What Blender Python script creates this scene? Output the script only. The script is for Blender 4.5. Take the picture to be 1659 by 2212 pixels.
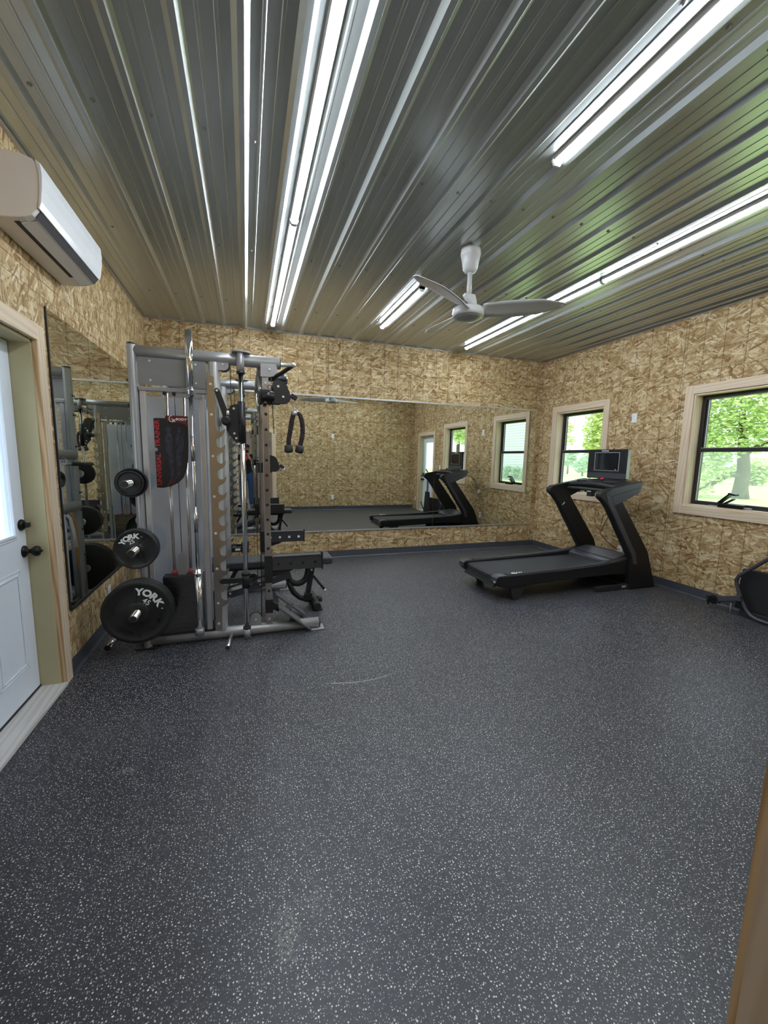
import bpy, bmesh, math, random
from mathutils import Vector, Matrix
random.seed(7)
SC = bpy.context.scene
COL = SC.collection
PI = math.pi
for o in list(bpy.data.objects):
    bpy.data.objects.remove(o)

# ---------------------------------------------------------------- camera
W, D, H = 5.786, 5.729, 3.068          # right wall x, back wall y, ceiling z
F = 0.29                               # front wall plane y
cd = bpy.data.cameras.new('camera'); cam = bpy.data.objects.new('camera', cd); COL.objects.link(cam)
cd.sensor_fit = 'HORIZONTAL'; cd.sensor_width = 36.0; cd.lens = 36.0 * 879.43 / 1659.0
cd.clip_start = 0.02; cd.clip_end = 400
r_ = Vector((0.94766, -0.31870, 0.01953)); u_ = Vector((0.02345, 0.13048, 0.99117)); f_ = Vector((0.31843, 0.93883, -0.13112))
cam.matrix_world = Matrix(((r_.x, u_.x, -f_.x, 1.11588), (r_.y, u_.y, -f_.y, 0.0), (r_.z, u_.z, -f_.z, 1.45), (0, 0, 0, 1)))
SC.camera = cam

# ---------------------------------------------------------------- world, sun, exposure
wd = bpy.data.worlds.new('world'); SC.world = wd; wd.use_nodes = True
bg = wd.node_tree.nodes['Background']; bg.inputs[0].default_value = (0.74, 0.87, 1.0, 1); bg.inputs[1].default_value = 2.9
sl = bpy.data.lights.new('sun', 'SUN'); sl.energy = 5.5; sl.angle = 0.02; sl.color = (1.0, 0.95, 0.86)
so = bpy.data.objects.new('sun', sl); COL.objects.link(so); so.location = (8, -30, 30)
so.rotation_euler = Vector((0.0, 0.62, -0.78)).to_track_quat('-Z', 'Y').to_euler()
LED_STRENGTH = 78.0
vs = SC.view_settings; vs.view_transform = 'Standard'; vs.look = 'None'; vs.gamma = 1.0; vs.exposure = 0.0
vs.use_curve_mapping = False
cy = SC.cycles
cy.use_denoising = True; cy.max_bounces = 9; cy.diffuse_bounces = 4; cy.glossy_bounces = 5
cy.transmission_bounces = 6; cy.transparent_max_bounces = 12; cy.sample_clamp_indirect = 5.0
cy.caustics_reflective = True; cy.blur_glossy = 0.4; cy.caustics_refractive = False

# ---------------------------------------------------------------- material helpers
def srgb(c):
    return tuple(((v / 255) / 12.92 if v / 255 <= 0.04045 else ((v / 255 + 0.055) / 1.055) ** 2.4) for v in c) + (1.0,)
class NT:
    def __init__(s, name):
        s.m = bpy.data.materials.new(name); s.m.use_nodes = True; s.t = s.m.node_tree; s.n = s.t.nodes
        s.b = s.n['Principled BSDF']; s.out = s.n['Material Output']
    def node(s, typ, **kw):
        n = s.n.new(typ)
        for k, v in kw.items(): setattr(n, k, v)
        return n
    def link(s, a, b): s.t.links.new(a, b)
    def put(s, sock, v):
        if isinstance(v, (int, float, tuple, list)): sock.default_value = v
        else: s.link(v, sock)
    def math(s, op, a, b=0.0, c=None):
        n = s.node('ShaderNodeMath', operation=op); s.put(n.inputs[0], a); s.put(n.inputs[1], b)
        if c is not None: s.put(n.inputs[2], c)
        return n.outputs[0]
    def mix(s, f, a, b, bt='MIX'):
        n = s.node('ShaderNodeMix', data_type='RGBA', blend_type=bt); s.put(n.inputs[0], f); s.put(n.inputs[6], a); s.put(n.inputs[7], b)
        return n.outputs[2]
    def ramp(s, f, stops, interp='LINEAR'):
        n = s.node('ShaderNodeValToRGB'); n.color_ramp.interpolation = interp
        e = n.color_ramp.elements
        while len(e) < len(stops): e.new(0.5)
        for i, (p, c) in enumerate(stops): e[i].position = p; e[i].color = c
        s.put(n.inputs[0], f); return n.outputs[0]
    def noise(s, vec, scale, detail=2.0, rough=0.5):
        n = s.node('ShaderNodeTexNoise'); s.put(n.inputs['Vector'], vec); n.inputs['Scale'].default_value = scale
        n.inputs['Detail'].default_value = detail; n.inputs['Roughness'].default_value = rough; return n.outputs[0]
    def pos(s):
        g = s.node('ShaderNodeNewGeometry'); x = s.node('ShaderNodeSeparateXYZ'); s.link(g.outputs['Position'], x.inputs[0])
        return x.outputs[0], x.outputs[1], x.outputs[2]
    def vec(s, x, y, z=0.0):
        n = s.node('ShaderNodeCombineXYZ'); s.put(n.inputs[0], x); s.put(n.inputs[1], y); s.put(n.inputs[2], z); return n.outputs[0]
    def set(s, **kw):
        for k, v in kw.items(): s.put(s.b.inputs[k.replace('_', ' ')], v)
        return s
def plain(name, c, rough=0.5, metal=0.0, spec=0.5, coat=0.0, vary=0.06, vs_=9.0):
    """one-colour paint / plastic / metal with a slight procedural mottling"""
    n = NT(name); tc = n.node('ShaderNodeTexCoord')
    f = n.noise(tc.outputs['Object'], vs_, 3.0)
    c2 = tuple(max(0, v * (1 - vary)) for v in c[:3]) + (1,); c3 = tuple(min(1, v * (1 + vary)) for v in c[:3]) + (1,)
    n.set(Base_Color=n.ramp(f, [(0.3, c2), (0.7, c3)]), Metallic=metal, Roughness=rough, Specular_IOR_Level=spec, Coat_Weight=coat)
    return n.m

def osb(name, au, av, main, tint=1.0):
    """oriented strand board: layered, rotated, stretched Voronoi flakes plus printed grid lines"""
    n = NT(name); p = n.pos(); u, v = p[au], p[av]
    wob = n.noise(n.vec(u, v, 0.0), 7.0, 2.0)
    col = srgb((178, 152, 110))
    lights = [(0.0, srgb((128, 92, 54))), (0.10, srgb((160, 126, 82))), (0.42, srgb((190, 163, 121))), (0.78, srgb((213, 191, 150))), (1.0, srgb((232, 216, 182)))]
    wob2 = n.noise(n.vec(n.math('ADD', u, 31.7), v, 0.0), 9.0, 1.0)
    #          angle  1/len 1/wid  density  0 = polygon flakes, else strand radius
    layers = [(0, 6.5, 27.0, 0.30, 0), (58, 7.5, 30.0, 0.50, 0), (-48, 7.5, 32.0, 0.55, 0), (30, 7.0, 30.0, 0.45, 0.62), (-24, 7.0, 33.0, 0.45, 0.60),
              (76, 8.0, 34.0, 0.55, 0.58), (-64, 8.0, 36.0, 0.55, 0.58), (12, 6.5, 38.0, 0.52, 0.55), (44, 8.0, 46.0, 0.62, 0.50), (-16, 7.5, 48.0, 0.62, 0.50)]
    for i, (ang, sx, sy, th, rad) in enumerate(layers):
        a = math.radians(ang + main); ca, sa = math.cos(a), math.sin(a)
        uu = n.math('MULTIPLY', u, ca * sx); uu = n.math('MULTIPLY_ADD', v, sa * sx, uu)
        vv = n.math('MULTIPLY', u, -sa * sy); vv = n.math('MULTIPLY_ADD', v, ca * sy, vv)
        vv = n.math('MULTIPLY_ADD', wob if i % 2 else wob2, 1.7 + 0.4 * (i % 3), vv)
        vo = n.node('ShaderNodeTexVoronoi', voronoi_dimensions='2D', feature='F1')
        vo.inputs['Scale'].default_value = 1.0; n.link(n.vec(uu, n.math('ADD', vv, i * 17.3)), vo.inputs['Vector'])
        sp = n.node('ShaderNodeSeparateColor'); n.link(vo.outputs['Color'], sp.inputs[0])
        mask = n.math('GREATER_THAN', sp.outputs[0], th)
        if rad:
            mask = n.math('MULTIPLY', mask, n.math('LESS_THAN', vo.outputs['Distance'], rad))
            edge = n.math('MULTIPLY', n.math('GREATER_THAN', vo.outputs['Distance'], rad * 0.80), 0.38)
        else:
            edge = n.math('MULTIPLY', n.math('GREATER_THAN', vo.outputs['Distance'], 0.52), 0.35)
        shade = n.ramp(sp.outputs[1], lights)
        shade = n.mix(edge, shade, srgb((108, 78, 44)))
        col = n.mix(n.math('MULTIPLY', mask, 0.92), col, shade)
    gr = n.noise(n.vec(n.math('MULTIPLY', u, 14), n.math('MULTIPLY', v, 14)), 9.0, 3.0, 0.6)
    col = n.mix(0.45, col, n.ramp(gr, [(0.25, (0.55, 0.52, 0.48, 1)), (0.7, (1.0, 1.0, 1.0, 1))]), 'MULTIPLY')
    vor = n.noise(n.vec(u, v), 1.3, 2.0)
    col = n.mix(0.35, col, n.ramp(vor, [(0.3, (0.80, 0.78, 0.74, 1)), (0.7, (1, 1, 1, 1))]), 'MULTIPLY')
    def lines(c, per, off, wid, st):
        fr = n.math('FRACT', n.math('MULTIPLY_ADD', c, 1.0 / per, off)); return n.math('MULTIPLY', n.math('LESS_THAN', fr, wid / per), st)
    g = n.math('MAXIMUM', lines(u, 0.2032, 0.13, 0.0075, 0.58), lines(v, 0.305, 0.30, 0.007, 0.48))
    g = n.math('MAXIMUM', g, lines(u, 1.2192, 0.21, 0.006, 0.60)); g = n.math('MAXIMUM', g, lines(v, 1.2192, 0.0, 0.007, 0.60))
    col = n.mix(g, col, srgb((70, 52, 32)))
    col = n.mix(1.0, col, (tint, tint, tint, 1), 'MULTIPLY')
    n.set(Base_Color=col, Roughness=0.62, Specular_IOR_Level=0.25)
    return n.m

def wood(name, light, dark, axis, rough=0.5):
    n = NT(name); p = n.pos(); sc = [16.0, 16.0, 16.0]; sc[axis] = 0.9
    v = n.vec(n.math('MULTIPLY', p[0], sc[0]), n.math('MULTIPLY', p[1], sc[1]), n.math('MULTIPLY', p[2], sc[2]))
    w = n.node('ShaderNodeTexWave', wave_type='BANDS', bands_direction='DIAGONAL'); n.link(v, w.inputs['Vector'])
    w.inputs['Scale'].default_value = 1.1; w.inputs['Distortion'].default_value = 5.0; w.inputs['Detail'].default_value = 3.0; w.inputs['Detail Scale'].default_value = 1.2
    f = n.math('MULTIPLY_ADD', n.noise(v, 3.0, 4.0), 0.5, n.math('MULTIPLY', w.outputs['Fac'], 0.5))
    n.set(Base_Color=n.ramp(f, [(0.25, dark), (0.6, light)]), Roughness=rough, Specular_IOR_Level=0.35)
    return n.m

M = {}
M['osb_back'] = osb('osb_back', 0, 2, 8)
M['osb_left'] = osb('osb_left', 1, 2, 68)
M['osb_right'] = osb('osb_right', 1, 2, -4)
M['osb_front'] = osb('osb_front', 0, 2, -5)
pl_, pd_ = srgb((216, 198, 175)), srgb((205, 183, 157))
M['pine_x'] = wood('pine_x', pl_, pd_, 0); M['pine_y'] = wood('pine_y', pl_, pd_, 1); M['pine_z'] = wood('pine_z', pl_, pd_, 2)
M['pine_dark'] = wood('pine_dark', srgb((204, 176, 140)), srgb((172, 136, 96)), 2)
M['sill'] = wood('sill', srgb((206, 204, 202)), srgb((192, 189, 185)), 1)
M['jamb'] = plain('jamb', srgb((186, 178, 142)), 0.5, vary=0.03)

def floor_mat():
    n = NT('rubber_floor'); x, y, z = n.pos(); v = n.vec(x, y, 0)
    base = n.ramp(n.noise(v, 60.0, 2.0), [(0.3, srgb((24, 25, 33))), (0.7, srgb((44, 46, 57)))])
    base = n.mix(0.7, base, n.ramp(n.noise(v, 1.6, 3.0), [(0.3, (0.80, 0.80, 0.82, 1)), (0.7, (1.25, 1.25, 1.25, 1))]), 'MULTIPLY')
    def specks(scale, thr, size, off, lo, hi):
        vo = n.node('ShaderNodeTexVoronoi', voronoi_dimensions='2D', feature='F1'); vo.inputs['Scale'].default_value = scale
        wv = n.noise(v, scale * 0.7, 1.0)
        n.link(n.vec(n.math('MULTIPLY_ADD', wv, 0.55 / scale, n.math('ADD', x, off)), n.math('MULTIPLY_ADD', y, 1.0, n.math('MULTIPLY', wv, -0.4 / scale))), vo.inputs['Vector'])
        sp = n.node('ShaderNodeSeparateColor'); n.link(vo.outputs['Color'], sp.inputs[0])
        sz = n.math('MULTIPLY_ADD', sp.outputs[2], size * 0.75, size * 0.40)
        mk = n.math('MULTIPLY', n.math('GREATER_THAN', sp.outputs[0], thr), n.math('LESS_THAN', vo.outputs['Distance'], sz))
        return mk, n.ramp(sp.outputs[1], [(0.0, lo), (1.0, hi)])
    m1, c1 = specks(92.0, 0.33, 0.20, 0.0, srgb((150, 152, 158)), srgb((244, 243, 240)))
    m2, c2 = specks(150.0, 0.55, 0.26, 3.3, srgb((90, 92, 98)), srgb((176, 178, 180)))
    col = n.mix(n.math('MULTIPLY', m2, 0.85), base, c2); col = n.mix(n.math('MULTIPLY', m1, 0.95), col, c1)
    dust = n.noise(v, 22.0, 4.0, 0.7)
    tot = None
    for cx, cy_, rx, ry, st in ((1.20, 1.10, 0.045, 0.09, 0.55), (1.30, 1.16, 0.06, 0.06, 0.22), (0.565, 1.985, 0.05, 0.028, 0.5), (3.82, 3.05, 0.06, 0.05, 0.5), (0.5, 2.35, 0.35, 0.3, 0.12), (0.9, 1.6, 0.3, 0.4, 0.10)):
        dx = n.math('MULTIPLY', n.math('SUBTRACT', x, cx), 1 / rx); dy = n.math('MULTIPLY', n.math('SUBTRACT', y, cy_), 1 / ry)
        d2 = n.math('ADD', n.math('MULTIPLY', dx, dx), n.math('MULTIPLY', dy, dy))
        k = n.math('MULTIPLY', n.math('MAXIMUM', n.math('SUBTRACT', 1.25, d2), 0.0), n.math('MULTIPLY', dust, st))
        tot = k if tot is None else n.math('ADD', tot, k)
    dsp = n.math('MULTIPLY', tot, n.math('GREATER_THAN', n.noise(v, 75.0, 3.0, 0.7), 0.50))
    col = n.mix(n.math('MINIMUM', dsp, 0.45), col, srgb((158, 160, 156)))
    bmp = n.node('ShaderNodeBump'); bmp.inputs['Strength'].default_value = 0.25; bmp.inputs['Distance'].default_value = 0.002
    n.link(n.noise(v, 180.0, 2.0), bmp.inputs['Height']); n.link(bmp.outputs[0], n.b.inputs['Normal'])
    n.set(Base_Color=col, Roughness=0.43, Specular_IOR_Level=0.65)
    return n.m
M['floor'] = floor_mat()
def ceiling_mat():
    n = NT('painted_steel'); x, y, z = n.pos()
    f = n.noise(n.vec(n.math('MULTIPLY', x, 3.0), n.math('MULTIPLY', y, 0.4)), 3.0, 3.0)
    n.set(Base_Color=n.ramp(f, [(0.3, (0.57, 0.61, 0.605, 1)), (0.7, (0.63, 0.67, 0.665, 1))]), Metallic=0.75, Roughness=0.29)
    return n.m
M['steel'] = ceiling_mat()
M['frame'] = plain('silver_paint', (0.38, 0.38, 0.39), 0.36, 0.5)
M['frame_light'] = plain('light_silver', (0.55, 0.55, 0.56), 0.34, 0.6)
M['panel'] = plain('grey_panel', (0.24, 0.24, 0.245), 0.42, 0.3)
M['plate_grey'] = plain('dark_steel', (0.12, 0.12, 0.13), 0.4, 0.2)
M['concrete'] = plain('concrete', (0.36, 0.37, 0.40), 0.8)
M['nickel'] = plain('nickel', (0.62, 0.58, 0.54), 0.22, 1.0)
M['chrome'] = plain('chrome', (0.82, 0.82, 0.83), 0.10, 1.0, vary=0.02)
M['black'] = plain('black_powder_coat', (0.014, 0.014, 0.016), 0.42, 0.0)
M['iron'] = plain('black_cast_iron', (0.012, 0.012, 0.013), 0.48, 0.0, vs_=60)
M['bolt'] = plain('zinc_bolt', (0.85, 0.85, 0.86), 0.38, 0.6)
M['rubber'] = plain('black_rubber', (0.018, 0.018, 0.02), 0.62)
M['vinyl'] = plain('black_vinyl', (0.035, 0.036, 0.04), 0.5, vs_=40)
M['tread_black'] = plain('treadmill_black', (0.011, 0.011, 0.013), 0.45, spec=0.35)
M['tread_grey'] = plain('treadmill_grey', (0.07, 0.07, 0.088), 0.34, 0.3)
M['belt'] = plain('treadmill_belt', (0.024, 0.025, 0.029), 0.55, spec=0.4, vs_=120)
M['screen'] = plain('dark_glass', (0.006, 0.006, 0.007), 0.06)
M['white'] = plain('white_plastic', (0.80, 0.81, 0.84), 0.30, vary=0.02)
M['ac_white'] = plain('ac_white', (0.78, 0.79, 0.83), 0.22, vary=0.02)
M['ac_side'] = plain('ac_warm_white', (0.82, 0.77, 0.75), 0.32, vary=0.02)
M['door'] = plain('door_white', (0.74, 0.80, 0.90), 0.35, vary=0.02)
M['fan'] = plain('fan_white', (0.70, 0.71, 0.73), 0.25, vary=0.02)
M['baseboard'] = plain('baseboard_rubber', srgb((66, 69, 76)), 0.45)
M['bronze'] = plain('oil_rubbed_bronze', (0.012, 0.011, 0.010), 0.35, 0.5)
M['sash'] = plain('window_black', (0.018, 0.016, 0.018), 0.35)
M['red'] = plain('red_plastic', (0.55, 0.02, 0.03), 0.35)
M['poster_red'] = plain('poster_red', (0.42, 0.02, 0.03), 0.45)
M['poster_dark_red'] = plain('poster_dark_red', (0.13, 0.012, 0.014), 0.45, vary=0.4, vs_=25)
M['poster_black'] = plain('poster_black', (0.010, 0.009, 0.010), 0.42)
M['figure'] = plain('anatomy_blue', (0.020, 0.020, 0.036), 0.5, vary=0.8, vs_=30)
M['white_ink'] = plain('white_ink', (0.82, 0.82, 0.82), 0.5)
M['grey_ink'] = plain('grey_ink', (0.42, 0.42, 0.42), 0.5)
M['rope'] = plain('dark_rope', (0.030, 0.018, 0.018), 0.85, vary=0.5, vs_=160)
M['strap_orange'] = plain('orange_webbing', (0.42, 0.19, 0.04), 0.7)
M['skin'] = plain('skin', (0.50, 0.30, 0.22), 0.5)
M['hair'] = plain('brown_hair', (0.05, 0.028, 0.016), 0.7, vary=0.4, vs_=60)
M['shirt'] = plain('black_cotton', (0.012, 0.012, 0.014), 0.9)
M['jeans'] = plain('blue_denim', (0.035, 0.085, 0.22), 0.9, vary=0.3, vs_=40)
M['shoe'] = plain('grey_shoe', (0.10, 0.11, 0.10), 0.7)
M['hall'] = plain('beige_wall', srgb((206, 190, 178)), 0.6, vary=0.03)
M['bark'] = plain('bark', (0.11, 0.085, 0.065), 0.9, vary=0.4, vs_=5)
M['siding'] = plain('white_siding', (0.66, 0.66, 0.66), 0.5, vary=0.03)
M['roof'] = plain('roof_shingle', (0.10, 0.09, 0.09), 0.9, vary=0.3)
def leaf_mat(name, a, b):
    n = NT(name); g = n.node('ShaderNodeNewGeometry')
    n.set(Base_Color=n.ramp(g.outputs['Random Per Island'], [(0.0, a), (1.0, b)]), Roughness=0.6, Specular_IOR_Level=0.3)
    tr = n.node('ShaderNodeBsdfTranslucent'); n.link(n.ramp(g.outputs['Random Per Island'], [(0.0, a), (1.0, b)]), tr.inputs[0])
    mx = n.node('ShaderNodeMixShader'); mx.inputs[0].default_value = 0.4
    n.link(n.b.outputs[0], mx.inputs[1]); n.link(tr.outputs[0], mx.inputs[2]); n.link(mx.outputs[0], n.out.inputs[0])
    return n.m
M['leaf'] = leaf_mat('leaf', (0.40, 0.54, 0.20, 1), (0.78, 0.86, 0.48, 1))
M['leaf_yellow'] = leaf_mat('leaf_yellow', (0.50, 0.60, 0.20, 1), (0.82, 0.86, 0.44, 1))
M['leaf_blue'] = leaf_mat('leaf_blue', (0.24, 0.42, 0.24, 1), (0.52, 0.70, 0.48, 1))
def grass_mat():
    n = NT('grass'); x, y, z = n.pos(); f = n.noise(n.vec(x, y), 0.5, 5.0, 0.7)
    n.set(Base_Color=n.ramp(f, [(0.3, (0.34, 0.48, 0.15, 1)), (0.7, (0.48, 0.60, 0.24, 1))]), Roughness=0.9, Specular_IOR_Level=0.1); return n.m
M['grass'] = grass_mat()
def mirror_mat():
    n = NT('mirror_glass'); n.set(Base_Color=(0.80, 0.83, 0.79, 1), Metallic=1.0, Roughness=0.0); return n.m
M['mirror'] = mirror_mat()
def pane_mat(name, tint, refl, rough, ior=1.5):
    n = NT(name); t = n.node('ShaderNodeBsdfTransparent'); t.inputs[0].default_value = tint
    g = n.node('ShaderNodeBsdfGlossy'); g.inputs['Roughness'].default_value = rough; g.inputs[0].default_value = (0.95, 0.96, 1, 1)
    lw = n.node('ShaderNodeLayerWeight'); lw.inputs[0].default_value = 0.5
    sch = n.math('MULTIPLY_ADD', n.math('POWER', lw.outputs['Facing'], 5.0), 1.0 - refl, refl)
    mx = n.node('ShaderNodeMixShader'); n.put(mx.inputs[0], sch)
    n.link(t.outputs[0], mx.inputs[1]); n.link(g.outputs[0], mx.inputs[2]); n.link(mx.outputs[0], n.out.inputs[0]); return n.m
M['pane'] = pane_mat('window_glass', (0.97, 0.99, 0.98, 1), 0.03, 0.0)
M['acrylic'] = pane_mat('smoked_acrylic', (0.94, 0.95, 0.97, 1), 0.20, 0.12)
def screen_mat():
    n = NT('mesh_screen'); t = n.node('ShaderNodeBsdfTransparent'); d = n.node('ShaderNodeBsdfTranslucent'); d.inputs[0].default_value = (0.75, 0.78, 0.78, 1)
    mx = n.node('ShaderNodeMixShader'); mx.inputs[0].default_value = 0.13
    n.link(t.outputs[0], mx.inputs[1]); n.link(d.outputs[0], mx.inputs[2]); n.link(mx.outputs[0], n.out.inputs[0]); return n.m
M['mesh_screen'] = screen_mat()
def frosted():
    n = NT('frosted_acrylic'); tc = n.node('ShaderNodeTexCoord')
    c = n.ramp(n.noise(tc.outputs['Object'], 2.2, 2.0), [(0.3, (0.66, 0.70, 0.78, 1)), (0.7, (0.86, 0.89, 0.94, 1))])
    n.set(Base_Color=c, Roughness=0.3, Specular_IOR_Level=0.6)
    t = n.node('ShaderNodeBsdfTranslucent'); n.link(c, t.inputs[0]); mx = n.node('ShaderNodeMixShader'); mx.inputs[0].default_value = 0.5
    n.link(n.b.outputs[0], mx.inputs[1]); n.link(t.outputs[0], mx.inputs[2]); n.link(mx.outputs[0], n.out.inputs[0]); return n.m
M['frosted'] = frosted()
def emit(name, c, st):
    n = NT(name); n.set(Base_Color=(0.9, 0.9, 0.9, 1), Emission_Color=c, Emission_Strength=st); return n.m
M['led'] = emit('led_diffuser', (0.85, 0.93, 1.0, 1), LED_STRENGTH)

# ---------------------------------------------------------------- mesh builder (world coordinates)
def rot_to(d):
    return Vector((0, 0, 1)).rotation_difference(Vector(d).normalized()).to_matrix()
class MB:
    def __init__(s): s.v = []; s.f = []; s.mi = 0
    def add(s, vs, fs, smooth=False):
        o = len(s.v); s.v += [tuple(p) for p in vs]
        for f in fs: s.f.append(([i + o for i in f], smooth, s.mi))
        return s
    def mat(s, i): s.mi = i; return s
    def box(s, x0, x1, y0, y1, z0, z1):
        vs = [(x, y, z) for x in (x0, x1) for y in (y0, y1) for z in (z0, z1)]
        return s.add(vs, [(0, 1, 3, 2), (4, 6, 7, 5), (0, 4, 5, 1), (2, 3, 7, 6), (0, 2, 6, 4), (1, 5, 7, 3)])
    def obox(s, c, size, R):
        vs = []
        for x in (-.5, .5):
            for y in (-.5, .5):
                for z in (-.5, .5): vs.append(Vector(c) + R @ Vector((x * size[0], y * size[1], z * size[2])))
        return s.add(vs, [(0, 1, 3, 2), (4, 6, 7, 5), (0, 4, 5, 1), (2, 3, 7, 6), (0, 2, 6, 4), (1, 5, 7, 3)])
    def beam(s, p0, p1, w, h, up=(0, 0, 1)):
        """rectangular bar from p0 to p1; w sideways, h along up"""
        p0, p1 = Vector(p0), Vector(p1); d = (p1 - p0); x = d.normalized(); y = Vector(up).cross(x).normalized(); z = x.cross(y)
        R = Matrix((x, y, z)).transposed(); return s.obox((p0 + p1) / 2, (d.length, w, h), R)
    def cyl(s, p0, p1, r0, r1=None, n=16, caps=True):
        r1 = r0 if r1 is None else r1
        p0, p1 = Vector(p0), Vector(p1); R = rot_to(p1 - p0); vs = []
        for p, r in ((p0, r0), (p1, r1)):
            for i in range(n):
                a = 2 * PI * i / n; vs.append(p + R @ Vector((r * math.cos(a), r * math.sin(a), 0)))
        s.add(vs, [(i, (i + 1) % n, n + (i + 1) % n, n + i) for i in range(n)], True)
        if caps: s.add(vs, [tuple(range(n))[::-1], tuple(range(n, 2 * n))])
        return s
    def lathe(s, base, axis, prof, n=32):
        """prof: (r, t) pairs along the axis from base"""
        R = rot_to(axis); B = Vector(base); vs = []; m = len(prof)
        for r, t in prof:
            for i in range(n):
                a = 2 * PI * i / n; vs.append(B + R @ Vector((r * math.cos(a), r * math.sin(a), t)))
        fs = [(k * n + i, k * n + (i + 1) % n, (k + 1) * n + (i + 1) % n, (k + 1) * n + i) for k in range(m - 1) for i in range(n)]
        for k in range(m - 1): pass
        s.add(vs, fs, True)
        s.add(vs, [tuple(range(n))[::-1], tuple(range((m - 1) * n, m * n))])
        return s
    def tube(s, pts, r, n=12, closed=False, flat=None):
        pts = [Vector(p) for p in pts]; m = len(pts); vs = []; up = None
        for k in range(m):
            a = pts[k - 1] if (k > 0 or closed) else pts[k]; b = pts[(k + 1) % m] if (k < m - 1 or closed) else pts[k]
            t = (b - a).normalized()
            if up is None:
                up = Vector((0, 0, 1)) if abs(t.z) < 0.9 else Vector((1, 0, 0))
            x = up.cross(t).normalized(); y = t.cross(x); up = y
            rr = r[k] if isinstance(r, (list, tuple)) else r
            for i in range(n):
                q = 2 * PI * i / n; vs.append(pts[k] + x * (rr * math.cos(q) * (flat or 1)) + y * (rr * math.sin(q)))
        rng = m if closed else m - 1
        s.add(vs, [(k * n + i, k * n + (i + 1) % n, ((k + 1) % m) * n + (i + 1) % n, ((k + 1) % m) * n + i) for k in range(rng) for i in range(n)], True)
        if not closed: s.add(vs, [tuple(range(n))[::-1], tuple(range((m - 1) * n, m * n))])
        return s
    def prism(s, poly, ax, t0, t1):
        """2-D polygon extruded along axis ax ('x': poly=(y,z), 'y': poly=(x,z), 'z': poly=(x,y))"""
        n = len(poly)
        def P(a, b, t): return {'x': (t, a, b), 'y': (a, t, b), 'z': (a, b, t)}[ax]
        vs = [P(a, b, t0) for a, b in poly] + [P(a, b, t1) for a, b in poly]
        return s.add(vs, [tuple(range(n)), tuple(range(n, 2 * n))[::-1]] + [(i, n + i, n + (i + 1) % n, (i + 1) % n) for i in range(n)])
    def sphere(s, c, r, n=12, sc=(1, 1, 1)):
        prof = []; vs = []; m = n // 2
        for k in range(m + 1):
            a = PI * k / m
            for i in range(n):
                b = 2 * PI * i / n
                vs.append((c[0] + r * sc[0] * math.sin(a) * math.cos(b), c[1] + r * sc[1] * math.sin(a) * math.sin(b), c[2] - r * sc[2] * math.cos(a)))
        return s.add(vs, [(k * n + i, k * n + (i + 1) % n, (k + 1) * n + (i + 1) % n, (k + 1) * n + i) for k in range(m) for i in range(n)], True)
    def build(s, name, mat, parent=None, bevel=0.0, seg=2, fix=True):
        off = Vector((0, 0, 0)); p = parent
        while p is not None: off += p.location; p = p.parent
        me = bpy.data.meshes.new(name)
        me.from_pydata([tuple(Vector(v) - off) for v in s.v], [], [f[0] for f in s.f])
        for m in (mat if isinstance(mat, (list, tuple)) else [mat]): me.materials.append(M[m] if isinstance(m, str) else m)
        for pl, f in zip(me.polygons, s.f): pl.use_smooth = f[1]; pl.material_index = f[2]
        if fix:
            bm = bmesh.new(); bm.from_mesh(me); bmesh.ops.remove_doubles(bm, verts=bm.verts, dist=1e-5)
            bmesh.ops.recalc_face_normals(bm, faces=bm.faces); bm.to_mesh(me); bm.free()
        o = bpy.data.objects.new(name, me); COL.objects.link(o)
        if parent is not None: o.parent = parent
        if bevel:
            b = o.modifiers.new('bevel', 'BEVEL'); b.width = bevel; b.segments = seg; b.limit_method = 'ANGLE'; b.angle_limit = math.radians(40)
        return o
def thing_part(name, parent, loc):
    o = bpy.data.objects.new(name, None); COL.objects.link(o); o.parent = parent; o.location = Vector(loc) - parent.location; return o
def each(mb, name, mat, parent, bevel=0.0):
    """one object per connected piece of the builder"""
    par = list(range(len(mb.v)))
    def find(i):
        while par[i] != i: par[i] = par[par[i]]; i = par[i]
        return i
    key = {}
    for i, p in enumerate(mb.v):
        k = tuple(round(c, 5) for c in p)
        if k in key: par[find(i)] = find(key[k])
        else: key[k] = i
    for f, _, _ in mb.f:
        for i in f[1:]: par[find(i)] = find(f[0])
    grp = {}
    for f in mb.f: grp.setdefault(find(f[0][0]), []).append(f)
    out = []
    for fs in grp.values():
        m = MB(); idx = {}
        for f, sm_, mi in fs:
            for i in f:
                if i not in idx: idx[i] = len(m.v); m.v.append(mb.v[i])
            m.f.append(([idx[i] for i in f], sm_, mi))
        out.append(m.build(name, mat, parent, bevel))
    return out
def thing(name, label, cat, loc=(0, 0, 0), group=None):
    o = bpy.data.objects.new(name, None); COL.objects.link(o); o.location = loc; o.empty_display_size = 0.1
    return tag(o, label, cat, group)
def tag(o, label, cat, group=None, kind=None):
    o['label'] = label; o['category'] = cat
    if group: o['group'] = group
    if kind: o['kind'] = kind
    return o
def struct(o, label=None):
    o['kind'] = 'structure'
    if label: o['label'] = label
    return o
def rounded(x0, x1, z0, z1, r, n=4):
    p = []
    for cx, cz, a0 in ((x1 - r, z1 - r, 0), (x0 + r, z1 - r, 90), (x0 + r, z0 + r, 180), (x1 - r, z0 + r, 270)):
        for k in range(n + 1):
            a = math.radians(a0 + 90 * k / n); p.append((cx + r * math.cos(a), cz + r * math.sin(a)))
    return p
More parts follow.
